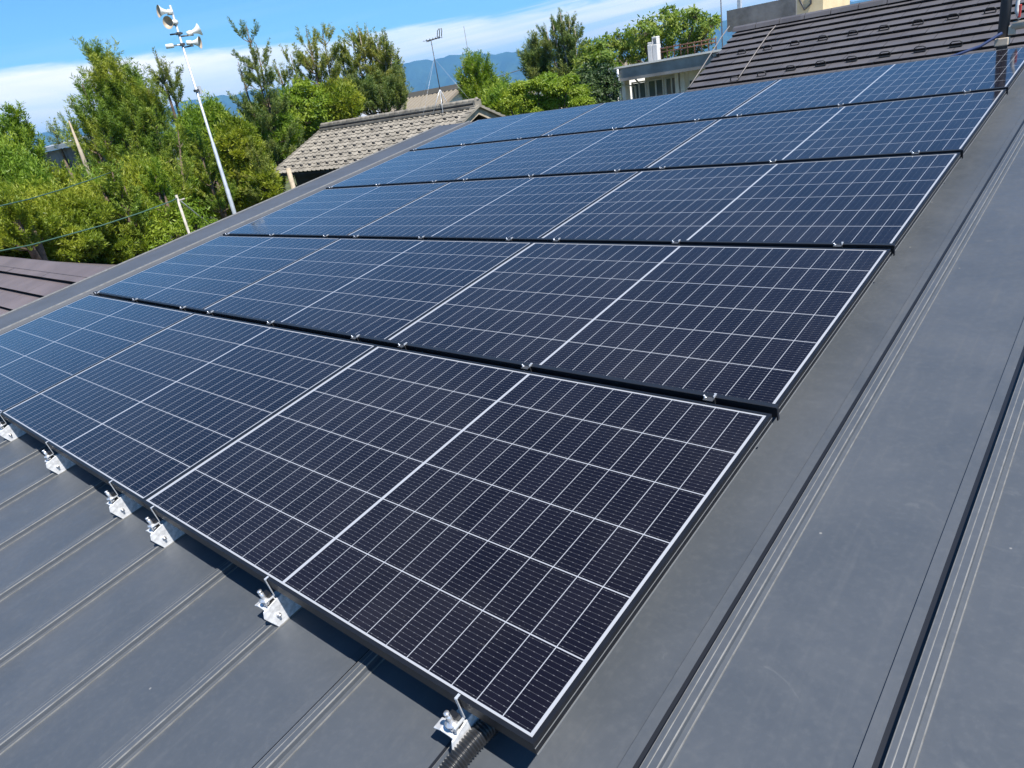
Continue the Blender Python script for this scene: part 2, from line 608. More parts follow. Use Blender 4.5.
def seam_mesh():
    m = MB()
    z = 0.0
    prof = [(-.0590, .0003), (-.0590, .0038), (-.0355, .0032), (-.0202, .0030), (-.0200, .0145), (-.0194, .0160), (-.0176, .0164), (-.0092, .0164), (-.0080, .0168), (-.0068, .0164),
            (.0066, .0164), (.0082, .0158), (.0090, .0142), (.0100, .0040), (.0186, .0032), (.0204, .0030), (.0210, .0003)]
    mis = [0, 0, 2, 0, 1, 1, 0, 1, 1, 0, 1, 1, 0, 0, 1, 1, 0]  # black strip left of the fold is its cast shadow put into colour
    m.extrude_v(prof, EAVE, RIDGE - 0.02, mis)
    return m


sm0 = roof_part(seam_mesh(), 'standing_seam', [M_pan, M_edge, M_rubber], off=(seam_u[0], 0, PAN))  # M_rubber here only colours the black strip for the seam's cast shadow
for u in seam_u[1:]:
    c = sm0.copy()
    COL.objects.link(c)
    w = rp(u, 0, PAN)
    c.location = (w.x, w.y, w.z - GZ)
# verge flashing on the left: a flat raised trough with a lip on either side
b = MB()
prof = [(-6.06, -.30), (-6.06, -.105), (-6.045, -.098), (-6.028, -.105), (-6.026, -.112), (-5.56, -.112), (-5.555, -.100), (-5.535, -.098), (-5.52, -.104), (-5.50, PAN + .002), (-5.50, PAN - .02), (-6.04, -.30)]
b.extrude_v(prof, EAVE, RIDGE + .02, [0, 1, 1, 0, 0, 0, 1, 1, 0, 0, 0, 0])
roof_part(b, 'verge_flashing', [M_verge, M_edge])
b = MB()
b.extrude_u([(5.68, PAN + .003), (5.68, -.122), (5.83, -.112), (6.00, -.145), (6.00, -.19), (5.84, -.145), (5.72, -.148)], LEFT, RIGHT)
roof_part(b, 'ridge_cap', [M_verge])
# back slope and walls
yr = rp(0, RIDGE, PAN)
b = MB()
b.hexa([(LEFT, yr.y, yr.z - .06 - GZ), (RIGHT, yr.y, yr.z - .06 - GZ), (RIGHT, yr.y + 1.2, yr.z - .24 - GZ), (LEFT, yr.y + 1.2, yr.z - .24 - GZ)],
       [(LEFT, yr.y, yr.z - .01 - GZ), (RIGHT, yr.y, yr.z - .01 - GZ), (RIGHT, yr.y + 1.2, yr.z - .19 - GZ), (LEFT, yr.y + 1.2, yr.z - .19 - GZ)])
b.build('back_slope', M_pan, house)
ye = rp(0, EAVE + .5, PAN - .06)
b = MB()
b.hexa([(LEFT + .4, ye.y, 0), (RIGHT - .4, ye.y, 0), (RIGHT - .4, yr.y + .9, 0), (LEFT + .4, yr.y + .9, 0)],
       [(LEFT + .4, ye.y, ye.z - GZ), (RIGHT - .4, ye.y, ye.z - GZ), (RIGHT - .4, yr.y + .9, yr.z - .26 - GZ), (LEFT + .4, yr.y + .9, yr.z - .26 - GZ)])
b.build('wall', M_plaster, house)

# ------------------------------------------------------------------ solar panels
GP = 'solar panels of the roof array'
rown = ['front', 'second', 'third', 'fourth', 'rear']
coln = ['right hand', 'middle', 'left hand']


def panel_label(r, c):
    if r == 0:
        return ['solar panel at the right end of the front row, nearest the black conduit',
                'middle solar panel of the front row, over the pair of close set white feet',
                'solar panel at the left end of the front row, cut by the photo edge'][c]
    if r == 4:
        return ['solar panel at the right end of the rear row, mirroring the dark post',
                'middle solar panel of the rear row, in front of the dark tiled roof edge',
                'solar panel at the left end of the rear row, in front of the clipped pine'][c]
    return '%s solar panel in the %s row counted from the front eave' % (coln[c], rown[r])


root = empty('solar_panel', rp(0, 0, 0), panel_label(0, 0), 'solar panel', GP, ROT)
b = MB()
# outer frame: lip on top, wall, foot
T = 0.0
HF = 0.032


def frame_bar_v(m, x0, sgn):
    fw = FR if sgn > 0 else FR - .002
    p = [(x0, T), (x0 - sgn * fw, T), (x0 - sgn * fw, -.006), (x0 - sgn * .003, -.006), (x0 - sgn * .003, -HF), (x0 + sgn * .0007, -HF), (x0 + sgn * .0007, -HF + .0040), (x0, -HF + .0040),
         (x0, -.0135), (x0 + sgn * .0006, -.0135), (x0 + sgn * .0006, -.0118), (x0, -.0118)]
    m.extrude_v(p, 0, PH, [0, 0, 0, 0, 0, 1, 1, 0, 1, 1, 1, 0])


frame_bar_v(b, 0, 1)
frame_bar_v(b, -PW, -1)
for y0, sg in ((0, -1), (PH, 1)):
    b.box(-PW + FR - .0017, -FR - .0003, min(y0, y0 - sg * FR), max(y0, y0 - sg * FR), -.006, T - .0002)
    b.box(-PW + .0035, -.0035, min(y0 - sg * .0004, y0 - sg * .003), max(y0 - sg * .0004, y0 - sg * .003), -HF + .0003, -.0061)
b.build('frame', [M_black, M_lip], root)
b = MB()
b.box(-PW + FR - .0026, -FR + .0006, FR - .0006, PH - FR + .0006, -.0055, -.0016)
b.build('glass', M_cells, root)
panels = {}
for r in range(5):
    for c in range(3):
        if (r, c) == (0, 0):
            panels[r, c] = root
        else:
            panels[r, c] = copy_thing(root, panel_label(r, c), rp(-c * PU, r * PV, 0))

# black cover strips in the gaps between the rows
TOTAL = 2 * PU + PW
where = ['front and second', 'second and third', 'third and fourth', 'fourth and rear']
cv0 = None
for r in range(1, 5):
    lab = 'long black strip between the %s rows of solar panels' % where[r - 1]
    if cv0 is None:
        b = MB()
        b.extrude_u([(-.0035, -HF + .004), (-.0060, -HF + .004), (-.0060, .0022), (-.004, .0034), (.0105, .0030), (.0105, .0006), (-.0012, .0006), (-.0012, -HF + .004)], -TOTAL - .002, .002)
        b.box(.0022, .0055, -.0085, .002, -.036, .0028)
        b.box(-TOTAL - .0055, -TOTAL - .0022, -.0085, .002, -.036, .0028)
        cv0 = b.build('row_cover_strip', M_rubber)
        cv0.location = rp(0, PV, 0)
        cv0.rotation_euler = ROT
        tag(cv0, lab, 'cover strip', 'black strips between panel rows')
    else:
        c = cv0.copy()
        COL.objects.link(c)
        c.location = rp(0, r * PV, 0)
        c['label'] = lab

# small silver clamps standing in the gaps
cl_u = [-.182, -.846, -1.495, -1.805, -2.49, -3.115, -3.45, -4.135, -4.80]
order = ['first', 'second', 'third', 'fourth', 'fifth', 'sixth', 'seventh', 'eighth', 'ninth']
cl0 = empty('mid_clamp', rp(cl_u[0], PV, 0), 'x', 'clamp', 'clamps between panel rows', ROT)
b = MB()
b.box(-.014, .014, -.0255, -.0075, .0006, .0026)
b.box(-.014, .014, -.0098, -.0075, -.024, .0004)
b.build('base_plate', M_dark, cl0)
b = MB()
b.tube([(-.010, -.015, .0025), (-.0125, -.0148, .0075), (-.0145, -.0146, .0115)], .0030, 8)
b.tube([(-.010, -.015, .0025), (-.0112, -.0149, .0052)], .0054, 6)
b.build('bolt', M_bolt, cl0)
b = MB()
b.box(.0105, .0130, -.010, .004, .0027, .0085)
b.box(.0060, .0130, .0042, .009, .0048, .0066)
b.build('end_tab', M_galv, cl0)
for r in range(1, 5):
    for i, u in enumerate(cl_u):
        lab = 'silver clamp, %s from the right on the black strip between %s rows' % (order[i], where[r - 1])
        if r == 1 and i == 0:
            cl0['label'] = lab
        else:
            copy_thing(cl0, lab, rp(u, r * PV, 0))

# ------------------------------------------------------------------ white feet along the front edge
feet = [(1, 'white zinc mounting foot beside the black conduit at the bottom of the photo'),
        (3, 'white zinc mounting foot alone below the centre line of the nearest solar panel'),
        (5, 'white zinc mounting foot, nearer of the close set pair at the panel joint'),
        (6, 'white zinc mounting foot, farther of the close set pair at the panel joint'),
        (8, 'white zinc mounting foot, second from the left along the front edge'),
        (10, 'white zinc mounting foot, leftmost of the front edge, cut by the photo edge')]
ft0 = empty('mounting_foot', rp(0, 0, SEAM), feet[0][1], 'roof bracket', 'mounting feet along the front edge', ROT)
b = MB()
t = .004
# right cheek, reaching out in front of the module; its front corner is cut back below
v_ = [(.0140, -.030, -.026), (.0140, .060, -.026), (.0140, .060, .052), (.0140, -.004, .052), (.0140, -.046, .044), (.0140, -.052, .026)]
w_ = [(.0180, y, z) for _, y, z in v_]
b.add(v_ + w_, [(0, 1, 2, 3, 4, 5), (11, 10, 9, 8, 7, 6)] + [(i, i + 6, (i + 1) % 6 + 6, (i + 1) % 6) for i in range(6)])
b.box(-.022, -.018, -.028, .060, -.026, .0398)
b.box(-.022, .0137, -.0400, .060, .0400, .0436)
b.box(-.0177, .0137, -.016, -.012, .033, .0397)
# tab bent out to the left
b.hexa([(-.046, -.040, .030), (-.0223, -.040, .0397), (-.0223, -.014, .0397), (-.046, -.014, .030)],
       [(-.046, -.040, .034), (-.0223, -.040, .0435), (-.0223, -.014, .0435), (-.046, -.014, .034)])
b.build('seam_bracket', M_zinc, ft0, .0015)
b = MB()
b.tube([(.0181, -.018, .010), (.0225, -.018, .010)], .0066, 6)
b.tube([(.0225, -.018, .010), (.0290, -.018, .010)], .0034, 8)
b.build('side_bolt', M_bolt, ft0)
b = MB()
b.tube([(.004, -.022, .0437), (.002, -.023, .070), (.000, -.024, .088)], .0058, 10)
b.tube([(.0034, -.0223, .050), (.0024, -.0229, .063)], .0118, 6)
b.tube([(.0023, -.0229, .0632), (.0021, -.0230, .0662)], .0145, 12)
b.tube([(.0003, -.0239, .086), (-.0003, -.0242, .093)], .0058, 10)
b.build('clamp_bolt', M_bolt, ft0)
b = MB()
b.box(-.006, .014, -.0185, -.007, .0442, .078)
b.box(-.006, .010, -.030, -.0188, .0443, .053)
b.build('clamp_block', M_rubber, ft0)
b = MB()
z0 = .1205
b.box(.0150, .0210, -.0045, .0075, z0, z0 + .0022)
b.box(.0150, .0210, -.0048, -.0026, .066, z0 - .0002)
b.box(.0150, .0210, -.030, -.0050, .0634, .0656)
b.hexa([(.0150, -.033, .052), (.0210, -.033, .052), (.0210, -.031, .052), (.0150, -.031, .052)],
       [(.0150, -.0315, .0652), (.0210, -.0315, .0652), (.0210, -.0295, .0652), (.0150, -.0295, .0652)])
b.build('end_clip', M_galv, ft0)
for i, (kk, lab) in enumerate(feet):
    u = S0 - kk * SPITCH
    loc = rp(u, 0, SEAM)
    if i == 0:
        ft0.location = loc
    else:
        copy_thing(ft0, lab, loc)

# ------------------------------------------------------------------ black conduit by the nearest foot
path = [rp(*p) for p in ((-.120, .40, PAN + .024), (-.150, .16, PAN + .026), (-.162, .06, PAN + .032), (-.168, .00, PAN + .040), (-.171, -.05, PAN + .040), (-.172, -.11, PAN + .036), (-.170, -.22, PAN + .026),
                         (-.168, -.5, PAN + .024), (-.165, -1.0, PAN + .024))]
dense = []
for i in range(len(path) - 1):
    p0, p1, p2, p3 = path[max(i - 1, 0)], path[i], path[i + 1], path[min(i + 2, len(path) - 1)]
    nn = max(2, int((p2 - p1).length / .0012))
    for j in range(nn):
        tt = j / nn
        dense.append(.5 * ((2 * p1) + (p2 - p0) * tt + (2 * p0 - 5 * p1 + 4 * p2 - p3) * tt ** 2 + (3 * p1 - p0 - 3 * p2 + p3) * tt ** 3))
L = 0
rr = []
for i, p in enumerate(dense):
    if i: L += (p - dense[i - 1]).length
    rr.append(.0185 + .0024 * math.tanh(2.5 * math.sin(L * 2 * math.pi / .0066)))
b = MB()
b.tube(dense, rr, 18)
tag(b.build('conduit', M_conduit), 'black corrugated flexible conduit coming out from under the nearest solar panel', 'conduit')


def on_y(x, y, Y):
    """where the sight line through a photo pixel meets the upright plane of that Y"""
    r = ray(x, y)
    return CW + r * ((Y - CW.y) / r.y)


def mpp(p):
    """metres per photo pixel at a point"""
    return (RW @ (Vector(p) - CW)).z / F


# ------------------------------------------------------------------ the house with silver grey clay tiles
XL, XR, YR, ZR = -24.3, -15.80, 16.85, 0.58
RUN, DROP = 2.75, 1.21


def wave_tiles(x0, x1, yr_, zr_, run, drop, sgn, pitch=.27, ncourse=12, amp=.021, step=.027):
    """clay pantiles: a wave along the eave, a step at every course"""
    nx = int((x1 - x0) / pitch * 8)
    xs = np.linspace(x0, x1, nx + 1)
    ph = (xs - x0) / pitch
    wv = amp * (np.cos(2 * np.pi * ph) * .7 + .35 * np.cos(4 * np.pi * ph + .6))
    vs, fs = [], []
    nrm = Vector((0, -sgn * drop, run)).normalized()
    rnd = np.random.default_rng(3)
    for i in range(ncourse):
        for e, lift in ((0, 0.0), (1, step), (1, 0.002)):
            tt = (i + e * 1.0) / ncourse
            jit = np.repeat(rnd.normal(0, .003, nx // 8 + 2), 8)[:nx + 1]
            for x, w, jt in zip(xs, wv, jit):
                hgt = w + lift + (jt if lift > .01 else 0)
                vs.append((x, yr_ - sgn * run * tt + nrm.y * hgt, zr_ - drop * tt + nrm.z * hgt))
    n = nx + 1
    for r in range(3 * ncourse - 1):
        for c in range(nx):
            fs.append((r * n + c, r * n + c + 1, (r + 1) * n + c + 1, (r + 1) * n + c))
    return vs, fs


th = empty('tiled_house', ((XL + XR) / 2, YR, GZ), 'dark walled house with a silver grey clay tile roof carrying a television aerial', 'house')
off = Vector(((XL + XR) / 2, YR, GZ))


def loc(v):
    return [tuple(Vector(p) - off) for p in v]


vs, fs = wave_tiles(XL, XR, YR, ZR, RUN, DROP, 1)
b = MB(); b.add(loc(vs), fs, 0, False)
b.build('front_tiles', M_ktile, th)
vs, fs = wave_tiles(XL, XR, YR, ZR, RUN, DROP, -1)
b = MB(); b.add(loc(vs), fs, 0, False)
b.build('back_tiles', M_ktile, th)
b = MB()
b.hexa(*[[Vector(p) - off for p in q] for q in (
    [(XL + .03, YR - RUN + .03, ZR - DROP - .10), (XR - .03, YR - RUN + .03, ZR - DROP - .10), (XR - .03, YR, ZR - .10), (XL + .03, YR, ZR - .10)],
    [(XL + .03, YR - RUN + .03, ZR - DROP - .03), (XR - .03, YR - RUN + .03, ZR - DROP - .03), (XR - .03, YR, ZR - .03), (XL + .03, YR, ZR - .03)])])
b.hexa(*[[Vector(p) - off for p in q] for q in (
    [(XL + .03, YR + .002, ZR - .10), (XR - .03, YR + .002, ZR - .10), (XR - .03, YR + RUN - .03, ZR - DROP - .10), (XL + .03, YR + RUN - .03, ZR - DROP - .10)],
    [(XL + .03, YR + .002, ZR - .03), (XR - .03, YR + .002, ZR - .03), (XR - .03, YR + RUN - .03, ZR - DROP - .03), (XL + .03, YR + RUN - .03, ZR - DROP - .03)])])
b.build('roof_boards', M_darkwood, th)
b = MB()                                        # ridge: three courses of flat tiles and a round cap
for i, (w_, h0, h1) in enumerate(((.17, -.03, .05), (.145, .053, .10), (.12, .103, .15))):
    b.box(XL - .02 - off.x, XR + .06 - off.x, -w_, w_, ZR + h0 - GZ, ZR + h1 - GZ, 1 if i == 1 else 0)
nseg = 30
for i in range(nseg):
    x0 = XL + (XR - XL) * i / nseg - off.x
    x1 = XL + (XR - XL) * (i + .96) / nseg - off.x
    b.tube([(x0, 0, ZR + .17 - GZ), (x1, 0, ZR + .165 - GZ)], [.085, .078], 10, 0)
b.box(XR - .02 - off.x, XR + .08 - off.x, -.15, .15, ZR - .06 - GZ, ZR + .20 - GZ, 0)
b.tube([(XR + .03 - off.x, 0, ZR + .20 - GZ), (XR + .03 - off.x, 0, ZR + .27 - GZ)], [.09, .03], 8)
b.build('ridge_tiles', [M_ktile, M_darkwood], th, .01)
for xg, sx in ((XR, 1), (XL, -1)):                # rake tiles and a barge board at each gable
    b = MB()
    for sg in (1, -1):
        for i in range(12):
            t0, t1 = i / 12, (i + 1) / 12
            y0, y1 = -sg * RUN * t0, -sg * RUN * t1
            z0, z1 = ZR - DROP * t0 - GZ, ZR - DROP * t1 - GZ
            xx = xg - off.x
            b.hexa([(xx - .13, y0, z0 - .02), (xx + .11 * sx + .02, y0, z0 - .02), (xx + .11 * sx + .02, y1, z1 - .02), (xx - .13, y1, z1 - .02)],
                   [(xx - .13, y0, z0 + .045), (xx + .11 * sx + .02, y0, z0 + .045), (xx + .11 * sx + .02, y1, z1 + .075), (xx - .13, y1, z1 + .075)])
    b.build('rake_tiles', M_ktile, th)
    b = MB()
    xx = xg - off.x - .025
    for sg in (1, -1):
        b.hexa([(xx, 0, ZR - .24 - GZ), (xx + .05, 0, ZR - .24 - GZ), (xx + .05, -sg * RUN, ZR - DROP - .24 - GZ), (xx, -sg * RUN, ZR - DROP - .24 - GZ)],
               [(xx, 0, ZR - .035 - GZ), (xx + .05, 0, ZR - .035 - GZ), (xx + .05, -sg * RUN, ZR - DROP - .035 - GZ), (xx, -sg * RUN, ZR - DROP - .035 - GZ)])
    b.build('barge_board', M_wood, th)
b = MB()
wx0, wx1, wy = XL + .55 - off.x, XR - .75 - off.x, RUN - .6
b.box(wx0, wx1, -wy, wy, 0, ZR - DROP - .02 - GZ)
b.add([(wx0, -wy, ZR - DROP - .03 - GZ), (wx0, wy, ZR - DROP - .03 - GZ), (wx0, 0, ZR - .12 - GZ), (wx1, -wy, ZR - DROP - .03 - GZ), (wx1, wy, ZR - DROP - .03 - GZ), (wx1, 0, ZR - .12 - GZ)],
      [(0, 2, 1), (3, 4, 5), (0, 3, 5, 2), (1, 2, 5, 4)])
b.build('wall', M_darkwood, th)
g0 = None
for row in range(5):
    tt = (2.0 + row * 2 + 0.62) / 12
    for i in range(16):
        x = XL + .55 + i * .54 + (row % 2) * .27
        if x > XR - .2:
            continue
        p = Vector((x, YR - RUN * tt, ZR - DROP * tt + .045)) - off
        if g0 is None:
            b = MB()
            b.hexa([(-.045, -.04, -.02), (.045, -.04, -.02), (.045, .05, -.01), (-.045, .05, -.01)],
                   [(-.033, -.05, .040), (.033, -.05, .040), (.025, -.01, .045), (-.025, -.01, .045)])
            g0 = b.build('snow_guard', M_kdark, th)
            g0.location = p
        else:
            c = g0.copy(); COL.objects.link(c); c.location = p

# television aerial on its ridge
D0 = (YR - CW.y) / ray(441, 95).y
base = at(441, 95, D0); base.z = ZR + .24
an = empty('tv_aerial', base, 'thin television aerial with a crossbar on the silver grey tiled roof', 'aerial')
topz = at(432, 40, D0).z - base.z
b = MB()
b.tube([(0, 0, -.05), (0, 0, topz)], [.017, .012], 8)
b.build('mast', M_dark, an)
b = MB()
sc_ = mpp(base)
for xx, yy in ((-.25, -.3), (.25, -.3), (0, .35)):
    b.tube([(0, 0, .45), (xx, yy, -.28 if yy < 0 else -.30)], .011, 6)
b.build('mast_foot', M_galv, an)
b = MB()
b.tube([(-.22, 0, topz - .02), (.40, .02, topz + .02)], .011, 6)
for xx in (-.2, -.05, .1, .24, .36):
    b.tube([(xx, -.17, topz + .01), (xx, .17, topz + .01)], .008, 6)
    b.tube([(xx, 0, topz), (xx, 0, topz + .06)], .008, 6)
for i in range(3):
    a0 = i * 1.1
    b.tube([(.30 + .1 * i, 0, topz + .02), (.36 + .1 * i, .0, topz + .2), (.44 + .06 * i, .0, topz + .26)], .012, 6)
b.build('crossbar', M_dark, an)
b = MB()
for (xx, yy) in ((-1.2, -.05), (1.3, .05), (0, -1.2)):
    b.tube([(0, 0, topz * .72), (xx, yy, -.1 - abs(yy) * .45)], .003, 5)
b.build('stay_wire', M_galv, an)

p = at(470, 64, 38)
q = at(465, 26, 38)
b = MB(); b.tube([(0, 0, -4), (0, 0, q.z - p.z)], [.022, .009], 6)
o = b.build('whip_aerial', M_dark); o.location = p
tag(o, 'thin grey whip aerial rising behind the pointed green bush', 'aerial')

# pale post at the left corner of the tiled house
p = at(294, 190, 24.0)
b = MB(); b.tube([(0, 0, GZ - p.z), (0, 0, at(288, 168, 24).z - p.z)], [.085, .075], 8)
o = b.build('timber_post', M_wood); o.location = p
tag(o, 'pale timber post standing under the left eave corner of the clay tiled house', 'post')

# ------------------------------------------------------------------ the house with the dark stepped tile roof
YT, ZT = 12.2, 1.25
DX0, DX1 = -5.05, 4.6
DRUN, DDROP = 4.4, 1.72
dh = empty('dark_tiled_house', (0, YT, GZ), 'house with a dark stepped tile roof and snow hoops, right behind the array', 'house')
NCO = 21
b = MB()
dn = Vector((0, -DDROP, DRUN)).normalized()
rnd = random.Random(5)
tw = .30
ntile = int((DX1 - DX0) / tw)
for i in range(NCO):
    t0, t1 = i / NCO, (i + 1) / NCO
    y0, y1 = -DRUN * t0, -DRUN * t1
    z0, z1 = ZT - GZ - DDROP * t0, ZT - GZ - DDROP * t1
    for j in range(-1, ntile):
        xa = DX0 + (DX1 - DX0) * j / ntile + (tw / 2 if i % 2 else 0)
        xb = min(xa + (DX1 - DX0) / ntile - .004, DX1)
        xa = max(xa, DX0)
        if xb - xa < .02:
            continue
        e0, e1 = .004 + rnd.uniform(0, .002), .038 + rnd.uniform(-.003, .003)
        A = [(xa, y0 + dn.y * e0, z0 + dn.z * e0), (xb, y0 + dn.y * e0, z0 + dn.z * e0)]
        B = [(xb, y1 + dn.y * e1, z1 + dn.z * e1), (xa, y1 + dn.y * e1, z1 + dn.z * e1)]
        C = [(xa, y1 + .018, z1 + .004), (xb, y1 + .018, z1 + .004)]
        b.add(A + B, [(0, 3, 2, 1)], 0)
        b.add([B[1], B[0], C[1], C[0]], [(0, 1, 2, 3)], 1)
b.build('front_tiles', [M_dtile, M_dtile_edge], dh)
b = MB()
b.hexa([(DX0 + .02, -DRUN + .05, ZT - GZ - DDROP - .14), (DX1 - .02, -DRUN + .05, ZT - GZ - DDROP - .14), (DX1 - .02, 0, ZT - GZ - .14), (DX0 + .02, 0, ZT - GZ - .14)],
       [(DX0 + .02, -DRUN + .05, ZT - GZ - DDROP - .02), (DX1 - .02, -DRUN + .05, ZT - GZ - DDROP - .02), (DX1 - .02, 0, ZT - GZ - .02), (DX0 + .02, 0, ZT - GZ - .02)])
b.build('roof_deck', M_darkwood, dh)
b = MB()
b.hexa([(DX0, .002, ZT - GZ - .1), (DX1, .002, ZT - GZ - .1), (DX1, DRUN, ZT - GZ - DDROP - .1), (DX0, DRUN, ZT - GZ - DDROP - .1)],
       [(DX0, .002, ZT - GZ + .01), (DX1, .002, ZT - GZ + .01), (DX1, DRUN, ZT - GZ - DDROP + .01), (DX0, DRUN, ZT - GZ - DDROP + .01)])
b.build('back_tiles', M_dtile, dh)
b = MB()
for i in range(24):
    x0 = DX0 + (DX1 - DX0) * i / 24 - .03
    x1 = DX0 + (DX1 - DX0) * (i + .97) / 24 - .03
    b.extrude_u([(-.13, ZT - GZ + .0), (-.10, ZT - GZ + .06), (-.04, ZT - GZ + .085), (.04, ZT - GZ + .085), (.10, ZT - GZ + .06), (.13, ZT - GZ + .0)], x0, x1)
b.build('ridge_tiles', M_dtile, dh)
b = MB()
b.box(DX0 + .5, DX1 - .5, -DRUN + .5, DRUN - .5, 0, ZT - GZ - DDROP - .1)
b.add([(DX0 + .5, -DRUN + .5, ZT - GZ - DDROP - .12), (DX0 + .5, DRUN - .5, ZT - GZ - DDROP - .12), (DX0 + .5, 0, ZT - GZ - .16),
       (DX1 - .5, -DRUN + .5, ZT - GZ - DDROP - .12), (DX1 - .5, DRUN - .5, ZT - GZ - DDROP - .12), (DX1 - .5, 0, ZT - GZ - .16)], [(0, 2, 1), (3, 4, 5)])
b.build('wall', M_plaster, dh)
# snow hoops
hp0 = None


def dark_slope(px, py):
    """point of the dark roof under a photo pixel"""
    r = ray(px, py)
    # plane: z = ZT - DDROP/DRUN*(YT - y)
    kk = DDROP / DRUN
    s = (ZT - kk * (YT - CW.y) - CW.z) / (r.z - kk * r.y)
    return CW + r * s


hoops = [(791, 71.5), (821, 67), (852, 62.5), (885, 58), (920, 53), (956, 48), (735, 82.5), (762, 77.5),
         (716, 58), (742, 55), (768, 51), (795, 46.5), (823, 41.5), (853, 36.5), (884, 31.5), (918, 26), (953, 20.5), (990, 14.5)]
for (hx, hy) in hoops:
    p = dark_slope(hx, hy) - Vector((0, YT, GZ))
    if hp0 is None:
        b = MB()
        pts = [Vector((-.060, 0, .02)), Vector((-.064, -.02, .060)), Vector((-.04, -.03, .080)), Vector((.04, -.03, .080)), Vector((.064, -.02, .060)), Vector((.060, 0, .02))]
        b.tube(pts, .008, 6)
        b.box(-.068, .068, -.04, .02, .016, .028)
        hp0 = b.build('snow_hoop', M_kdark, dh)
        hp0.location = p
    else:
        c = hp0.copy(); COL.objects.link(c); c.location = p


def lay_rope(pxs, name, label):
    pts = []
    for (x, y) in pxs:
        q = dark_slope(x, y)
        pts.append(q + Vector((0, dn.y * .05, dn.z * .05)))
    bb = MB(); bb.tube(pts, .009, 6)
    oo = bb.build(name, M_rope)
    tag(oo, label, 'rope')


lay_rope([(690, 90), (700, 75), (712, 56), (722, 40), (730, 29)], 'roof_rope', 'pale rope lying along the left edge of the dark stepped tile roof')
lay_rope([(738, 83), (748, 68), (760, 50), (770, 36), (776, 29)], 'roof_rope', 'pale rope lying up the middle of the dark stepped tile roof')

# ------------------------------------------------------------------ concrete building with the flat roof
p0 = at(610, 70, 28)
YC, ZC = p0.y, p0.z
CX0, CX1 = p0.x, p0.x + 15
cb = empty('concrete_building', (CX0, YC, GZ), 'flat roofed concrete building with a dark fascia and tall grey windows', 'building')
h = ZC - GZ
fh = .44
WY0 = 1.1
b = MB(); b.box(0, 15, 0, 9, h - fh, h)
b.build('fascia', M_fascia, cb)
b = MB(); b.tube([(.35, -.06, h - .02), (.35, -.06, h - fh - .1), (.35, WY0 - .06, h - fh - .25), (.35, WY0 - .06, .2)], .045, 8)
b.build('downpipe', M_galv, cb)
b = MB(); b.box(-.05, 15, -.05, .30, h + .002, h + .06)
b.box(-.05, .12, .302, 9, h + .002, h + .06)
b.build('coping', M_plaster, cb)
WY = 1.1
b = MB(); b.box(.75, 15, WY, 8.8, 0, h - fh - .003)
b.build('wall', M_plaster, cb)


def wx(px, py):
    return on_y(px, py, YC + WY).x - CX0


b = None
for (xa, xb) in ((622.5, 625), (626.2, 630), (679.5, 683), (684.8, 689)):
    m_ = MB(); m_.box(wx(xa, 88), wx(xb, 88), WY - .32, WY - .003, 0, h - fh - .003)
    m_.build('pillar', M_plaster, cb, .01)
for (xa, xb) in ((632.5, 647), (648.5, 664.5), (666, 679)):
    x0, x1 = wx(xa, 90), wx(xb, 90)
    zt = h - fh - .16
    fr = MB()
    fr.box(x0, x1, WY - .05, WY - .002, zt - 1.9, zt - 1.84); fr.box(x0, x1, WY - .05, WY - .002, zt, zt + .05)
    for xx in (x0, (x0 + x1) / 2 - .02, x1 - .05):
        fr.box(xx, xx + .05, WY - .055, WY - .003, zt - 1.838, zt - .002)
    w_ = fr.build('window', M_white, cb)
    pn = MB(); pn.box(x0 + .05, x1 - .05, WY - .02, WY - .004, zt - 1.83, zt - .01)
    pn.build('pane', M_glass, w_)
m_ = MB(); m_.box(wx(690, 80), wx(712, 80), WY - .02, WY - .003, h - 3.4, h - fh - .35)
m_.build('window', M_glass, cb)

# things on its roof
p = at(653, 60, 29.2)
vt = empty('roof_vent', (p.x, p.y, ZC + .002), 'white twin vent stack on the flat roof of the concrete building', 'vent')
s_ = mpp(p)
b = MB(); b.box(-5.5 * s_, -.4 * s_, 0, .3, 0, .62); b.box(-.2 * s_, 5.5 * s_, 0, .28, 0, .60)
b.build('housing', M_white, vt, .02)
b = MB(); b.box(-.2 * s_, 5.2 * s_, .02, .26, .79, .86); b.box(-.2 * s_, .6 * s_, .02, .26, .602, .788); b.box(4.4 * s_, 5.2 * s_, .02, .26, .602, .788)
b.box(-5.2 * s_, -.6 * s_, .02, .28, .622, .70)
b.build('cowl', M_white, vt, .02)
ra, rb = at(661, 57, 29.3), at(716, 46, 29.3)
rl = empty('roof_railing', (ra.x, ra.y, ZC + .002), 'rusty railing along the flat roof beside the white vent', 'railing')
n_ = 9
Ln = on_y(716, 46, ra.y).x - ra.x
b = MB()
for hh in (.30, .42):
    b.tube([(0, 0, hh), (Ln, 0, hh)], .022, 6)
b.build('rail', M_rust, rl)
for i in range(n_):
    b = MB(); b.tube([(Ln * i / (n_ - 1), 0, 0), (Ln * i / (n_ - 1), 0, .46)], .02, 6)
    b.build('rail_post', M_rust, rl)

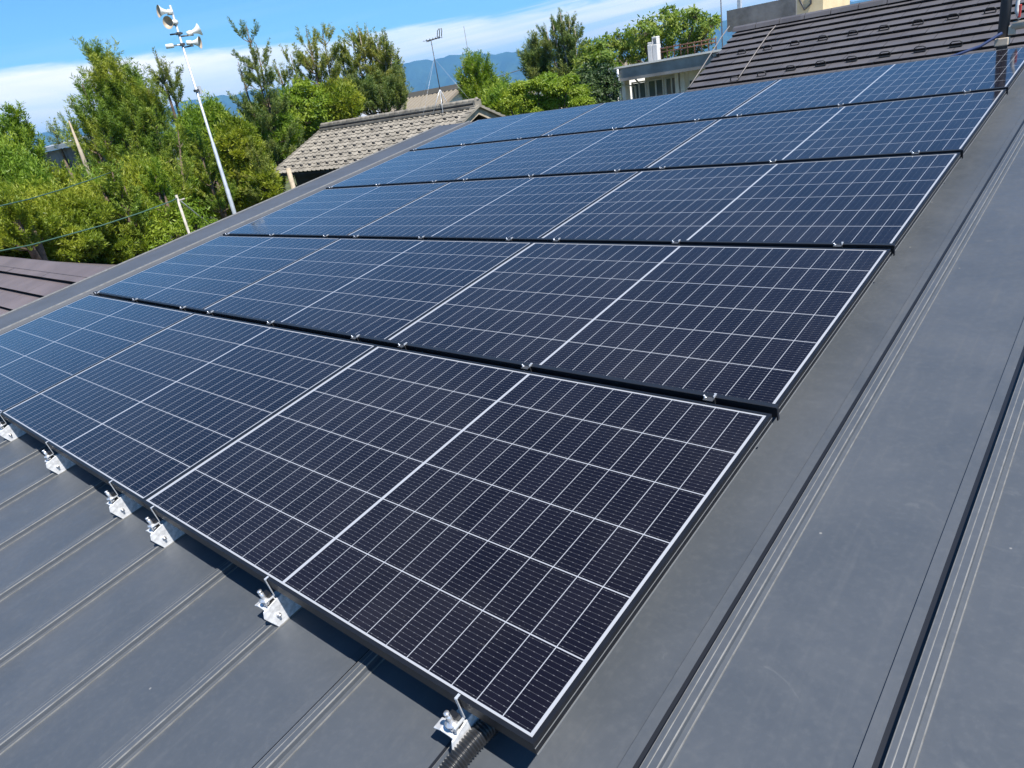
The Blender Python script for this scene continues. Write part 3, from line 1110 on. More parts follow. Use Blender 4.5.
# taller block behind
q0 = at(732, 14, 36)
tb = empty('stair_block', (q0.x, q0.y, GZ), 'grey concrete block with a roof slab, rising behind the dark tiled ridge', 'building')
ZB = at(732, 10, 36).z
wd = on_y(794, 10, q0.y).x - q0.x
b = MB(); b.box(-.15, wd + .15, -.2, 6, ZB - .85 - GZ, ZB - GZ)
b.build('roof_slab', M_concrete, tb)
b = MB(); b.box(.1, wd - .1, .3, 5.8, 0, ZB - .853 - GZ)
b.build('wall', M_fascia, tb)
b = MB(); b.box(wd * .55, wd * .8, .26, .297, ZB - 2.6 - GZ, ZB - .95 - GZ)
b.build('window', M_glass, tb)
b = MB(); b.box(.25, .40, -.02, .14, ZB + .002 - GZ, ZB + .9 - GZ)
b.build('roof_pipe', M_galv, tb)
q1 = at(797, 8, 31)
bb_ = empty('beige_tower', (q1.x, q1.y, GZ), 'beige rendered wall with a hanging black hose, behind the dark tiled ridge', 'building')
wd = on_y(823, 4, q1.y).x - q1.x
b = MB(); b.box(0, wd, 0, 3, 0, 2.62 - GZ)
b.build('wall', M_beige, bb_)
b = MB(); cx = wd * .42
b.tube([(cx - .25, -.03, 2.7 - GZ), (cx - .28, -.04, 2.2 - GZ), (cx - .1, -.04, 1.85 - GZ), (cx + .12, -.04, 2.0 - GZ), (cx + .15, -.04, 2.62 - GZ)], .035, 8)
b.build('hose', M_dark, bb_)
q2 = at(722, 33, 33)
b = MB(); b.tube([(0, 0, GZ - q2.z), (0, 0, 3.5)], [.035, .02], 8)
o = b.build('flag_mast', M_dark); o.location = q2
tag(o, 'thin grey mast beside the left end of the dark tiled ridge', 'mast')

# ------------------------------------------------------------------ post and rail at the top right of the array
sp_ = rp(-.255, 5.75, 0)
pst = empty('safety_post', (sp_.x, sp_.y, rp(0, 5.75, -.09).z), 'dark steel post rising from the ridge at the right end of the rear row', 'post')
b = MB(); b.tube([(0, 0, -.05), (0, 0, .95)], .033, 12)
b.build('tube', M_dark, pst)
b = MB(); b.box(-.04, .04, -.045, .04, .03, .08); b.box(.03, .07, -.03, .03, .09, .15)
b.build('clamp', M_pipe, pst, .006)
b = MB(); b.tube([(0.05, -.01, .145), (.9, -.02, .16), (2.2, -.03, .16)], .027, 10)
o = b.build('handrail', M_pipe); o.location = pst.location
tag(o, 'tan pipe running right from the dark post along the ridge', 'pipe')
b = MB(); pts = [Vector((.075 + .012 * math.sin(i * 1.7), -.02, .62 - i * .055)) for i in range(9)]
b.tube(pts, [.011 + .005 * math.sin(i * 2.1) for i in range(9)], 8)
o = b.build('white_strap', M_white); o.location = pst.location
tag(o, 'white knotted strap hanging beside the dark post', 'strap')
b = MB(); b.box(.075, .092, -.03, -.015, .19, .27)
o = b.build('red_strap', M_red, None, .004); o.location = pst.location
tag(o, 'short red strap hanging below the white strap', 'strap')
b = MB()
rpts = [rp(u, v, hh) for u, v, hh in ((-.255, 5.70, .03), (-.36, 5.62, -.02), (-.55, 5.53, -.055), (-.9, 5.46, -.055), (-1.3, 5.44, -.06), (-1.8, 5.45, -.065), (-2.4, 5.43, -.07))]
fine = []
for i in range(len(rpts) - 1):
    for j in range(5):
        fine.append(rpts[i].lerp(rpts[i + 1], j / 5))
b.tube(fine + [rpts[-1]], .0095, 8)
tag(b.build('blue_rope', M_blue), 'blue rope running along the top edge of the array to the dark post', 'rope')

# ------------------------------------------------------------------ brown roof at the left edge
DB = 11.0
pa = at(0, 259, DB)
YB, ZBn = pa.y, pa.z
br = empty('brown_roofed_house', (pa.x, YB, GZ), 'low neighbouring house with a brown stepped shingle roof, at the left edge', 'house')
BX1 = -6.5 - pa.x
BRUN, BDROP, NB = 4.0, 1.45, 18
b = MB()
bn = Vector((0, -BDROP, BRUN)).normalized()
for i in range(NB):
    t0, t1 = i / NB, (i + 1) / NB
    y0, y1 = -BRUN * t0, -BRUN * t1
    z0, z1 = ZBn - GZ - BDROP * t0, ZBn - GZ - BDROP * t1
    x0, x1 = -5.0, BX1
    nt_ = 14
    for j in range(nt_):
        xa, xb = x0 + (x1 - x0) * j / nt_ + (.2 if i % 2 else 0), x0 + (x1 - x0) * (j + 1) / nt_ + (.2 if i % 2 else 0) - .004
        e1 = .038 + rnd.uniform(-.002, .002)
        b.add([(xa, y0, z0 + .003), (xb, y0, z0 + .003), (xb, y1 + bn.y * e1, z1 + bn.z * e1), (xa, y1 + bn.y * e1, z1 + bn.z * e1)], [(0, 3, 2, 1)], 0)
        b.add([(xb, y1 + bn.y * e1, z1 + bn.z * e1), (xa, y1 + bn.y * e1, z1 + bn.z * e1), (xa, y1 + .025, z1 + .003), (xb, y1 + .025, z1 + .003)], [(0, 1, 2, 3)], 1)
b.build('front_shingles', [M_btile, M_bdark], br)
b = MB()
b.hexa([(-5, -BRUN + .05, ZBn - GZ - BDROP - .15), (BX1, -BRUN + .05, ZBn - GZ - BDROP - .15), (BX1, 0, ZBn - GZ - .15), (-5, 0, ZBn - GZ - .15)],
       [(-5, -BRUN + .05, ZBn - GZ - BDROP - .01), (BX1, -BRUN + .05, ZBn - GZ - BDROP - .01), (BX1, 0, ZBn - GZ - .01), (-5, 0, ZBn - GZ - .01)])
b.build('roof_deck', M_bdark, br)
b = MB()
b.hexa([(-5, .002, ZBn - GZ - .1), (BX1, .002, ZBn - GZ - .1), (BX1, BRUN, ZBn - GZ - BDROP - .1), (-5, BRUN, ZBn - GZ - BDROP - .1)],
       [(-5, .002, ZBn - GZ - .01), (BX1, .002, ZBn - GZ - .01), (BX1, BRUN, ZBn - GZ - BDROP - .01), (-5, BRUN, ZBn - GZ - BDROP - .01)])
b.build('back_shingles', M_btile, br)
b = MB()
b.extrude_u([(-.16, ZBn - GZ - .07), (-.15, ZBn - GZ - .02), (0, ZBn - GZ + .03), (.15, ZBn - GZ - .02), (.16, ZBn - GZ - .07)], -5.02, BX1 + .03)
b.build('ridge_cap', M_btile, br)
b = MB(); b.box(-4.6, BX1 - .4, -BRUN + .6, BRUN - .6, 0, ZBn - GZ - BDROP - .1)
b.build('wall', M_plaster, br)

# ------------------------------------------------------------------ houses in the distance


def gable_house(name, label, xa, xb, ypx, D, half, drop, mroof, mwall, ribs=0, wallh=None):
    a_ = at(xa, ypx, D)
    x1 = on_y(xb, ypx - 3, a_.y).x
    Lx = x1 - a_.x
    e = empty(name, (a_.x, a_.y, GZ), label, 'house', 'distant houses')
    z = a_.z - GZ
    bb = MB()
    for sg in (1, -1):
        bb.hexa([(0, 0, z - .15), (Lx, 0, z - .15), (Lx, -sg * half, z - drop - .15), (0, -sg * half, z - drop - .15)],
                [(0, 0, z), (Lx, 0, z), (Lx, -sg * half, z - drop), (0, -sg * half, z - drop)])
    if ribs:
        for i in range(ribs):
            xx = Lx * (i + .5) / ribs
            bb.hexa([(xx - .07, -.01, z - .05), (xx + .07, -.01, z - .05), (xx + .07, -half, z - drop - .05), (xx - .07, -half, z - drop - .05)],
                    [(xx - .05, -.01, z + .07), (xx + .05, -.01, z + .07), (xx + .05, -half, z - drop + .07), (xx - .05, -half, z - drop + .07)], 1)
    bb.build('roof', [mroof, M_tan_rib], e)
    bb = MB(); bb.box(-.1, Lx + .1, -.22, .22, z - .05, z + .22)
    bb.build('ridge', M_tan_rib if ribs else mroof, e)
    bb = MB()
    bb.box(.4, Lx - .4, -half + .5, half - .5, 0, z - drop - .05)
    bb.add([(.4, -half + .5, z - drop - .06), (.4, half - .5, z - drop - .06), (.4, 0, z - .16), (Lx - .4, -half + .5, z - drop - .06), (Lx - .4, half - .5, z - drop - .06), (Lx - .4, 0, z - .16)],
           [(0, 2, 1), (3, 4, 5)])
    bb.build('wall', mwall, e)
    for i in range(3):
        bb = MB(); xx = Lx * (.2 + .25 * i)
        bb.box(xx, xx + Lx * .12, -half + .44, -half + .497, z - drop - 1.9, z - drop - .6)
        bb.build('window', M_glass, e)
    return e


gable_house('distant_house', 'tan roofed house behind the television aerial', 398, 462, 99, 46, 6.0, 2.6, M_tan, M_plaster, 16)
gable_house('distant_house', 'tan roofed house between the pointed bush and the clipped pine', 494, 545, 90, 58, 6.5, 2.8, M_tan, M_plaster, 14)
gable_house('distant_house', 'small house with a white wall left of the tan roofs', 372, 428, 104, 70, 4.0, 1.2, M_steel_w, M_white)
gable_house('distant_house', 'house with a tan roof showing through the leaves left of the concrete building', 560, 640, 73, 62, 6.0, 2.4, M_tan, M_plaster, 12)
wl = empty('warehouse', at(34, 152, 48), 'long warehouse with a white metal roof and grey wall, among the pines at far left', 'warehouse')
wl.location.z = GZ
a_ = at(34, 150, 48)
x1 = on_y(100, 138, a_.y).x - a_.x
z = a_.z - GZ
b = MB(); b.hexa([(0, 0, z - .2), (x1, 0, z - .2), (x1, 2.6, z + .1), (0, 2.6, z + .1)], [(0, 0, z), (x1, 0, z), (x1, 2.6, z + .3), (0, 2.6, z + .3)])
b.build('roof', M_steel_w, wl)
b = MB(); b.box(.3, x1 - .3, .3, 2.4, 0, z - .21)
b.build('wall', M_concrete, wl)

# ------------------------------------------------------------------ loudspeaker pole
DP = 22.0
pt = at(235, 215, DP)
lp = empty('loudspeaker_pole', (pt.x, pt.y, GZ), 'tall galvanised pole with white horn loudspeakers at its top', 'pole')
ptop = at(163.5, 6, DP).z - GZ
b = MB(); b.tube([(0, 0, 0), (0, 0, 4.2), (0, 0, 4.22), (0, 0, ptop - 3.4), (0, 0, ptop - 3.38), (0, 0, ptop)], [.066, .060, .052, .046, .036, .028], 12)
b.build('mast', M_galv, lp)
side = Vector((ray(235, 215).y, -ray(235, 215).x, 0)).normalized()       # to the right as seen from the roof
toward = Vector((-ray(235, 215).x, -ray(235, 215).y, 0)).normalized()


def horn(dz, d, out):
    """a re-entrant horn pointing along d"""
    d = d.normalized()
    bb = MB()
    o_ = d * out
    o_.z = 0
    base_ = Vector((o_.x, o_.y, ptop - dz))
    prof = [(x_ * .78, r_ * .78) for x_, r_ in ((-.20, .035), (-.19, .075), (-.05, .08), (-.04, .05), (.02, .06), (.10, .085), (.17, .125), (.23, .185), (.245, .195), (.238, .180), (.16, .11), (.08, .065))]
    a = d.orthogonal().normalized(); c_ = d.cross(a)
    n = 20
    vs_, fs_ = [], []
    for (x, r) in prof:
        for j in range(n):
            t_ = 2 * math.pi * j / n
            vs_.append(base_ + d * x + (a * math.cos(t_) + c_ * math.sin(t_)) * r)
    for i in range(len(prof) - 1):
        for j in range(n):
            fs_.append((i * n + j, i * n + (j + 1) % n, (i + 1) * n + (j + 1) % n, (i + 1) * n + j))
    bb.add(vs_[:9 * n], [f for f in fs_ if max(f) < 9 * n], 0, True)
    vin = vs_[8 * n:]
    bb.add(vin, [tuple(i - 8 * n for i in f) for f in fs_ if min(f) >= 8 * n] + [tuple(3 * n + j for j in range(n))], 1, True)
    bb.add(vs_[:n], [tuple(range(n))], 0)
    ob = bb.build('horn_speaker', [M_horn, M_horn_in], lp)
    br_ = MB()
    br_.tube([(0, 0, ptop - dz - .07), base_ + Vector((0, 0, -.07)), base_ - d * .08], .018, 6)
    br_.build('horn_bracket', M_dark, ob)


s18 = .0295
horn(.14, -side + toward * .35 + Vector((0, 0, .12)), .14)
horn(.40, -side * .55 + toward * .75 + Vector((0, 0, -.05)), .10)
horn(.66, side * .95 + toward * -.1 + Vector((0, 0, .22)), .36)
horn(.92, side * .95 + toward * .3 + Vector((0, 0, -.12)), .28)
b = MB()
pb = -side * .30
b.tube([(0, 0, ptop - .92), (pb.x * .7, pb.y * .7, ptop - .92)], .02, 6)
b.tube([(pb.x * .7, pb.y * .7, ptop - .92), (pb.x * 1.35, pb.y * 1.35, ptop - .92)], [.055, .055], 12)
b.build('beacon', M_horn, lp)
b = MB()
for dz in (.66, .92, 2.05):
    b.box(-.055, .055, -.055, .055, ptop - dz - .03, ptop - dz + .03)
b.tube([tuple(-side * .22 + Vector((0, 0, ptop - .66))), tuple(side * .1 + Vector((0, 0, ptop - .66)))], .02, 6)
b.build('collar', M_dark, lp)
b = MB()
c_ = side * .13
b.box(c_.x * .7 - .035, c_.x * .7 + .035, c_.y * .7 - .035, c_.y * .7 + .035, ptop - 2.15, ptop - 1.95)
b.build('junction_box', M_galv, lp)

# concrete pole, white stake, cables
p = at(90, 176, 20)
b = MB(); b.tube([(0, 0, GZ - p.z), (0, 0, .35), (0, 0, at(73, 120, 20).z - p.z)], [.070, .048, .014], 10)
o = b.build('concrete_pole', M_wood); o.location = p
tag(o, 'bare tapering concrete pole leaning beside the big pine, by the white warehouse roof', 'pole')
p = at(190, 236, 13.5)
b = MB(); b.tube([(0, 0, GZ - p.z), (0, 0, at(176, 195, 13.5).z - p.z)], [.026, .022], 8)
b.tube([(0, 0, at(178, 201, 13.5).z - p.z), (0.05, .10, at(178, 200, 13.5).z - p.z)], .014, 6)
o = b.build('marker_post', M_rope2); o.location = p
tag(o, 'slim white post standing in the shrubs, holding the green cables', 'post')


def cable(pxs, D0_, D1_, r, name, label, m=M_green):
    n = len(pxs)
    pts = [at(x, y, D0_ + (D1_ - D0_) * i / (n - 1)) for i, (x, y) in enumerate(pxs)]
    bb = MB(); bb.tube(pts, r, 6)
    oo = bb.build(name, m)
    tag(oo, label, 'cable')


cable([(-40, 258), (0, 251), (31, 245), (60, 237), (100, 226), (140, 213), (172, 201), (177, 198)], 11.2, 13.5, .009, 'cable', 'green cable sagging through the shrubs to the slim white post')
cable([(-40, 219), (0, 206), (30, 199), (60, 190), (90, 180), (112, 172)], 11.0, 14.5, .008, 'cable', 'upper green cable crossing in front of the shrubs below the big pine')
cable([(177, 198), (188, 207), (199, 216), (214, 226)], 13.5, 14.6, .010, 'cable', 'short pale cable dropping from the slim white post to the right', M_galv)
cable([(430, 94), (470, 85), (520, 70), (575, 50)], 40, 44, .02, 'cable', 'thin dark power line in front of the blue mountains', M_dark)

# ------------------------------------------------------------------ vegetation
RNG = np.random.default_rng(11)

L_pine = leaf_mat('pine needles', [(0.099, 0.168, 0.026), (0.226, 0.325, 0.039), (0.344, 0.364, 0.046)], .5, .3)
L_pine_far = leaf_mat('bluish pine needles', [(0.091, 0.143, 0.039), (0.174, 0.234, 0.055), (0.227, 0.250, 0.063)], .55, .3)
L_pine_olive = leaf_mat('olive pine needles', [(0.147, 0.193, 0.039), (0.265, 0.296, 0.055), (0.325, 0.315, 0.066)], .55, .3)
L_shrub = leaf_mat('yellow green shrub leaves', [(0.116, 0.175, 0.016), (0.241, 0.299, 0.023), (0.349, 0.364, 0.034)], .5, .35)
L_shrub2 = leaf_mat('mid green shrub leaves', [(0.099, 0.180, 0.021), (0.226, 0.344, 0.034), (0.344, 0.403, 0.039)], .5, .35)
L_bright = leaf_mat('fresh green leaves', [(0.115, 0.196, 0.016), (0.209, 0.304, 0.023), (0.284, 0.351, 0.032)], .5, .36)
L_broad = leaf_mat('light green tree leaves', [(0.115, 0.189, 0.032), (0.209, 0.290, 0.046), (0.290, 0.331, 0.063)], .5, .4)
L_darkb = leaf_mat('dark evergreen leaves', [(0.022, 0.048, 0.016), (0.045, 0.085, 0.024), (0.075, 0.115, 0.03)], .5, .15)


def unit(a):
    return a / np.maximum(np.linalg.norm(a, axis=1, keepdims=True), 1e-9)


def leaf_mesh(name, P, Dv, Ln, Wd, Nrm, material, parent, origin):
    """one four cornered leaf per row: base P, direction Dv, length Ln, width Wd"""
    n = len(P)
    S_ = unit(np.cross(Dv, Nrm)) * (Wd[:, None] * .5)
    mid = P + Dv * (Ln * .45)[:, None]
    V = np.empty((n, 4, 3))
    V[:, 0] = P
    V[:, 1] = mid + S_
    V[:, 2] = P + Dv * Ln[:, None]
    V[:, 3] = mid - S_
    V -= np.array(origin)
    me = bpy.data.meshes.new(name)
    me.vertices.add(n * 4)
    me.vertices.foreach_set('co', V.reshape(-1))
    me.loops.add(n * 4)
    me.loops.foreach_set('vertex_index', np.arange(n * 4, dtype=np.int32))
    me.polygons.add(n)
    me.polygons.foreach_set('loop_start', np.arange(0, n * 4, 4, dtype=np.int32))
    me.polygons.foreach_set('loop_total', np.full(n, 4, dtype=np.int32))
    me.update(calc_edges=True)
    me.materials.append(material)
    o_ = bpy.data.objects.new(name, me)
    COL.objects.link(o_)
    o_.parent = parent
    return o_


def needles(tips, dirs, lens, per, nl, nw):
    """bottle brush shoots"""
    n = len(tips)
    idx = np.repeat(np.arange(n), per)
    t_ = RNG.uniform(0, 1, len(idx))
    base_ = tips[idx] - dirs[idx] * (lens[idx] * (1 - t_))[:, None]
    rv = RNG.normal(size=(len(idx), 3))
    rv -= dirs[idx] * np.sum(rv * dirs[idx], 1, keepdims=True)
    rv = unit(rv)
    dd = unit(dirs[idx] * RNG.uniform(.35, .95, len(idx))[:, None] + rv * RNG.uniform(.55, 1.0, len(idx))[:, None])
    ln = nl * RNG.uniform(.7, 1.2, len(idx))
    wd = nw * RNG.uniform(.7, 1.3, len(idx))
    return base_, dd, ln, wd, unit(RNG.normal(size=(len(idx), 3)))


def pine(name, label, stems, ybot, D, material, dens=1.0, group='trees beyond the roof', cat='tree', open_=1.0, bark=None, shoot=.50, rise=(18, 58), per=66, foot=None, cone=.75, tier=.34):
    """stems: (x px, y px of the tip, half width px).  Every stem carries whorls of branches ending in upright shoots."""
    tops = [at(x, y, D + RNG.uniform(-.4, .4)) for x, y, r in stems]
    ctr = Vector((sum(t.x for t in tops) / len(tops), sum(t.y for t in tops) / len(tops), 0))
    if foot:
        ctr = at(foot[0], foot[1], D); ctr.z = 0
    root_ = empty(name, (ctr.x, ctr.y, GZ), label, cat, group)
    wood = MB()
    k_d = (D / 20.0) ** .8
    shoot = shoot * k_d
    T_, Dd, Ls = [], [], []
    sc = mpp((ctr.x, ctr.y, 0))
    zb = at(stems[0][0] + (ybot - stems[0][1]) * .28, ybot, D).z
    zfork = zb - .5
    H0 = Vector((ctr.x, ctr.y, GZ))
    wood.tube([(0, 0, 0), (RNG.normal() * .05, RNG.normal() * .05, (zfork - GZ) * .5), (0, 0, zfork - GZ)], [.15, .12, .10], 8)
    for (x, y, r), tp in zip(stems, tops):
        R0 = r * sc
        hgt = tp.z - zb
        a_ = Vector((ctr.x, ctr.y, zfork))
        m1 = Vector((ctr.x + (tp.x - ctr.x) * .75, ctr.y + (tp.y - ctr.y) * .75, zfork + (tp.z - zfork) * .45))
        wood.tube([tuple(a_ - H0), tuple(m1 - H0), tuple(tp - H0)], [.075, .05, .012], 7)
        nlev = max(4, int(hgt / (tier * k_d)))
        for i in range(nlev):
            t_ = (i + RNG.uniform(-.3, .3)) / nlev
            t_ = min(max(t_, 0.0), .98)
            z_ = zb + hgt * t_
            f_ = (z_ - zfork) / (tp.z - zfork)
            if f_ < .45:
                c0 = a_.lerp(m1, f_ / .45)
            else:
                c0 = m1.lerp(tp, (f_ - .45) / .55)
            rad = R0 * ((1 - t_) ** cone * .9 + .12)
            nb = max(2, int(RNG.integers(4, 7) * dens * open_))
            for _ in range(nb):
                az_ = RNG.uniform(0, 2 * np.pi)
                L_ = rad * RNG.uniform(.5, 1.3)
                up = R_(rise[0] + (rise[1] - rise[0]) * t_ + RNG.uniform(-10, 10))
                d0 = Vector((math.cos(az_) * math.cos(up), math.sin(az_) * math.cos(up), math.sin(up)))
                tip = c0 + d0 * L_ + Vector((0, 0, L_ * .18))
                mid = c0 + d0 * L_ * .55
                wood.tube([tuple(c0 - H0), tuple(mid - H0), tuple(tip - H0)], [.022, .015, .006], 4, cap=False)
                lat = Vector((-d0.y, d0.x, 0))
                ns = max(4, int(L_ / (.22 * shoot) * dens))
                for q_ in range(ns):
                    s_ = 1 - .62 * RNG.uniform(0, 1) ** 1.2
                    pp = (c0.lerp(mid, s_ / .55) if s_ < .55 else mid.lerp(tip, (s_ - .55) / .45))
                    pp = pp + lat * (RNG.normal() * .16 * L_ * (.4 + (1 - s_) * 1.6)) + Vector((0, 0, RNG.normal() * .03))
                    dv = Vector((d0.x * .5 + RNG.normal() * .16, d0.y * .5 + RNG.normal() * .16, .9 + RNG.normal() * .12)).normalized()
                    l_ = shoot * RNG.uniform(.55, 1.25)
                    T_.append(tuple(pp + dv * l_)); Dd.append(tuple(dv)); Ls.append(l_)
        # leading shoot
        for q_ in range(5):
            T_.append((tp.x + RNG.normal() * .05, tp.y + RNG.normal() * .05, tp.z + .16 - q_ * .22 * k_d)); Dd.append((RNG.normal() * .15, RNG.normal() * .15, 1)); Ls.append(.42 * k_d)
    T_, Dd, Ls = np.array(T_), unit(np.array(Dd)), np.array(Ls)
    wood.build('trunk', bark or M_bark, root_)
    B_ = needles(T_, Dd, Ls, per, shoot * .21, max(.016, .55 * sc))
    leaf_mesh('crown', *B_, material, root_, (ctr.x, ctr.y, GZ))
    return root_


def bush(name, label, lobes, D, material, n, leaf, group='shrubs beyond the roof', cat='shrub', sprig=0, bark=None, flat=1.0, clump=.26, narrow=.5, jitter=.8, per_clump=26, tuft=False):
    """lobes: (x px, y px, half width px, half height px); leaves sit in clumps spread through the lobes"""
    P_, N_, D_ = [], [], []
    cs = [at(x, y, D + (RNG.uniform(-jitter, jitter))) for x, y, a, b_ in lobes]
    ctr = Vector((sum(c.x for c in cs) / len(cs), sum(c.y for c in cs) / len(cs), 0))
    root_ = empty(name, (ctr.x, ctr.y, GZ), label, cat, group)
    H0 = Vector((ctr.x, ctr.y, GZ))
    wood = MB()
    zl = min(c.z for c in cs)
    fork = Vector((0, 0, max(.4, (zl - GZ) * .55)))
    wood.tube([(0, 0, 0), tuple(fork)], [.10, .075], 8)
    tot = sum(a * b_ for _, _, a, b_ in lobes)
    for c0, (x, y, a, b_) in zip(cs, lobes):
        sc = mpp(c0)
        rx, rz = a * sc, b_ * sc
        wood.tube([tuple(fork), tuple((c0 - H0) * .6 + fork * .4 + Vector((RNG.normal() * .1, RNG.normal() * .1, 0))), tuple(c0 - H0)], [.055, .035, .018], 6, cap=False)
        nl = int(n * a * b_ / tot)
        ncl = max(8, int(nl / per_clump))
        u_ = unit(RNG.normal(size=(ncl, 3)))
        rr_ = RNG.uniform(.50, 1.05, ncl) ** .7
        cc = u_ * rr_[:, None] * np.array([rx, rx * .9, rz * flat]) + np.array(c0)
        for q_ in range(min(ncl, 22)):
            e_ = Vector(cc[q_])
            wood.tube([tuple(c0 - H0 - Vector((0, 0, rz * .4))), tuple((c0 * .4 + e_ * .6) - H0), tuple(e_ - H0)], [.016, .011, .005], 4, cap=False)
        idx = RNG.integers(0, ncl, nl)
        sz = clump * min(rx, rz) * RNG.uniform(.6, 1.4, ncl)
        offs = RNG.normal(size=(nl, 3)) * .55 * sz[idx][:, None]
        offs[:, 2] *= .75
        P_.append(cc[idx] + offs * (.6 if tuft else 1))
        D_.append(unit(unit(offs) * .9 + np.array([0, 0, .55]) + RNG.normal(size=(nl, 3)) * .2))
        N_.append(unit(u_[idx] * .6 + np.array([0, 0, .55]) + RNG.normal(size=(nl, 3)) * .65))
        if sprig:
            ns = int(sprig * a * b_ / tot)
            us = unit(RNG.normal(size=(ns, 3)) + np.array([0, 0, .9]))
            st = us * np.array([rx, rx * .9, rz * flat]) * .95 + np.array(c0)
            for q_ in range(ns):
                hgt_ = RNG.uniform(.15, .42)
                k_ = 9
                tt_ = RNG.uniform(0, 1, k_)
                P_.append(st[q_] + np.outer(tt_, [0, 0, hgt_]) + RNG.normal(size=(k_, 3)) * .035)
                N_.append(unit(RNG.normal(size=(k_, 3)) + np.array([0, 0, .4])))
                D_.append(unit(RNG.normal(size=(k_, 3)) * .6 + np.array([0, 0, .8])))
    P_, N_ = np.concatenate(P_), np.concatenate(N_)
    m_ = len(P_)
    Dv = unit(np.cross(N_, RNG.normal(size=(m_, 3))))
    Dv[:, 2] -= .12
    Dv = np.concatenate(D_) if tuft else unit(Dv)
    if tuft:
        N_ = unit(RNG.normal(size=(m_, 3)))
    wood.build('trunk', bark or M_bark, root_)
    leaf_mesh('crown', P_, Dv, leaf * RNG.uniform(.65, 1.3, m_), leaf * narrow * RNG.uniform(.7, 1.25, m_), N_, material, root_, (ctr.x, ctr.y, GZ))
    return root_


# the pines, left to right
pine('pine_tree', 'young pine with long candles at the far left edge, above the shrubs', [(10, 116, 15), (24, 124, 12), (-6, 128, 16)], 205, 17.5, L_shrub2, foot=(40, 230))
pine('pine_tree', 'tiny distant conifer in front of the white warehouse roof', [(53, 128, 6)], 150, 44, L_pine_far, shoot=.3, per=14)
pine('pine_tree', 'big bushy pine with several pointed tops left of the loudspeaker pole',
     [(70, 128, 14), (100, 62, 18), (116, 66, 16), (134, 78, 18), (148, 88, 18), (90, 50, 26), (108, 58, 26), (125, 72, 28), (141, 82, 28), (99, 72, 26), (82, 84, 20), (160, 104, 26), (112, 90, 36), (76, 104, 18), (132, 100, 36), (178, 130, 24), (96, 120, 30), (150, 130, 30)], 245, 23.5, L_pine, foot=(165, 260), dens=.9, cone=1.0)
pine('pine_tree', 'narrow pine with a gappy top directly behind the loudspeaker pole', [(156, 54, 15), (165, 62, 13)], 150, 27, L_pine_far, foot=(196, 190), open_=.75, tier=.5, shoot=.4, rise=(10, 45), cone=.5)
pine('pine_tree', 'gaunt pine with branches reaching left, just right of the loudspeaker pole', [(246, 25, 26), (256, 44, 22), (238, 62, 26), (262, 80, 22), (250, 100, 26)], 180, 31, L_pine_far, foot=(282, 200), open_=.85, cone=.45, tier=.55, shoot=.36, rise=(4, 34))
pine('pine_tree', 'tall twin topped pine in the middle of the pine group', [(306, 30, 23), (322, 28, 22), (290, 54, 26), (312, 50, 28), (276, 66, 22), (330, 60, 20), (300, 80, 28)], 160, 34, L_pine_olive, foot=(340, 190), dens=.95, cone=.5, tier=.46, shoot=.36, rise=(6, 42))
pine('pine_tree', 'round headed pine with a pale forked trunk, right end of the pine group',
     [(350, 31, 13), (358, 27, 13), (367, 27, 13), (376, 31, 13), (385, 38, 13), (392, 49, 13), (397, 62, 12), (344, 42, 13), (370, 44, 14), (386, 66, 12), (399, 76, 11), (352, 60, 12), (340, 58, 10)], 100, 37, L_pine_olive,
     foot=(376, 120), open_=.75, bark=M_bark2, cone=.4, tier=.42, shoot=.32, rise=(10, 50))
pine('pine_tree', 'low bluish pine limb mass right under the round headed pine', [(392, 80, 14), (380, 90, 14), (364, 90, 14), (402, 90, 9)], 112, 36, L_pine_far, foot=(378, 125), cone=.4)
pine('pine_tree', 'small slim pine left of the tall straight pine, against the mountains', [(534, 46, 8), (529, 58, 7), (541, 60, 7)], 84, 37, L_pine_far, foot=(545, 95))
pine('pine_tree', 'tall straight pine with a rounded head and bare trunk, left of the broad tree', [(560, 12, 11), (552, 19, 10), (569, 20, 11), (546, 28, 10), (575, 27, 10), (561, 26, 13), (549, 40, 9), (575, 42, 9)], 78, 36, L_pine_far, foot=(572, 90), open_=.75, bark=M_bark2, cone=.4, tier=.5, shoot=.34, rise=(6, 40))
pine('pine_tree', 'bright green bushy conifer with several points, behind the clay tiled ridge',
     [(462, 63, 12), (472, 64, 12), (482, 70, 13), (491, 80, 13), (498, 92, 11), (468, 80, 15), (480, 86, 16)], 122, 31, L_bright, foot=(490, 125), cone=.5, dens=1.1)

for st, yb, D_, m_, lab_ in (
        ([(58, 170, 13), (70, 178, 12)], 236, 15.2, L_shrub, 'young yellow green pine rising from the shrubs right of the far left pine'),
        ([(112, 172, 14), (100, 184, 12), (124, 186, 12)], 244, 14.8, L_pine, 'young pine with darker needles in the middle of the shrubs'),
        ([(150, 168, 13), (160, 182, 12)], 236, 16.4, L_shrub2, 'young green pine in the shrubs left of the slim white post'),
        ([(8, 200, 13), (24, 206, 12)], 250, 12.6, L_shrub, 'young pine at the left edge directly above the brown roof'),
        ([(196, 140, 11), (208, 152, 12)], 214, 23.4, L_pine, 'slender young pine just left of the lower loudspeaker mast'),
        ([(246, 142, 12), (256, 152, 12), (238, 158, 10)], 206, 23.8, L_pine_olive, 'olive young pine between the loudspeaker mast and the clay tiled eave')):
    pine('pine_tree', lab_, st, yb, D_, m_, cone=.6, shoot=.36, tier=.30)

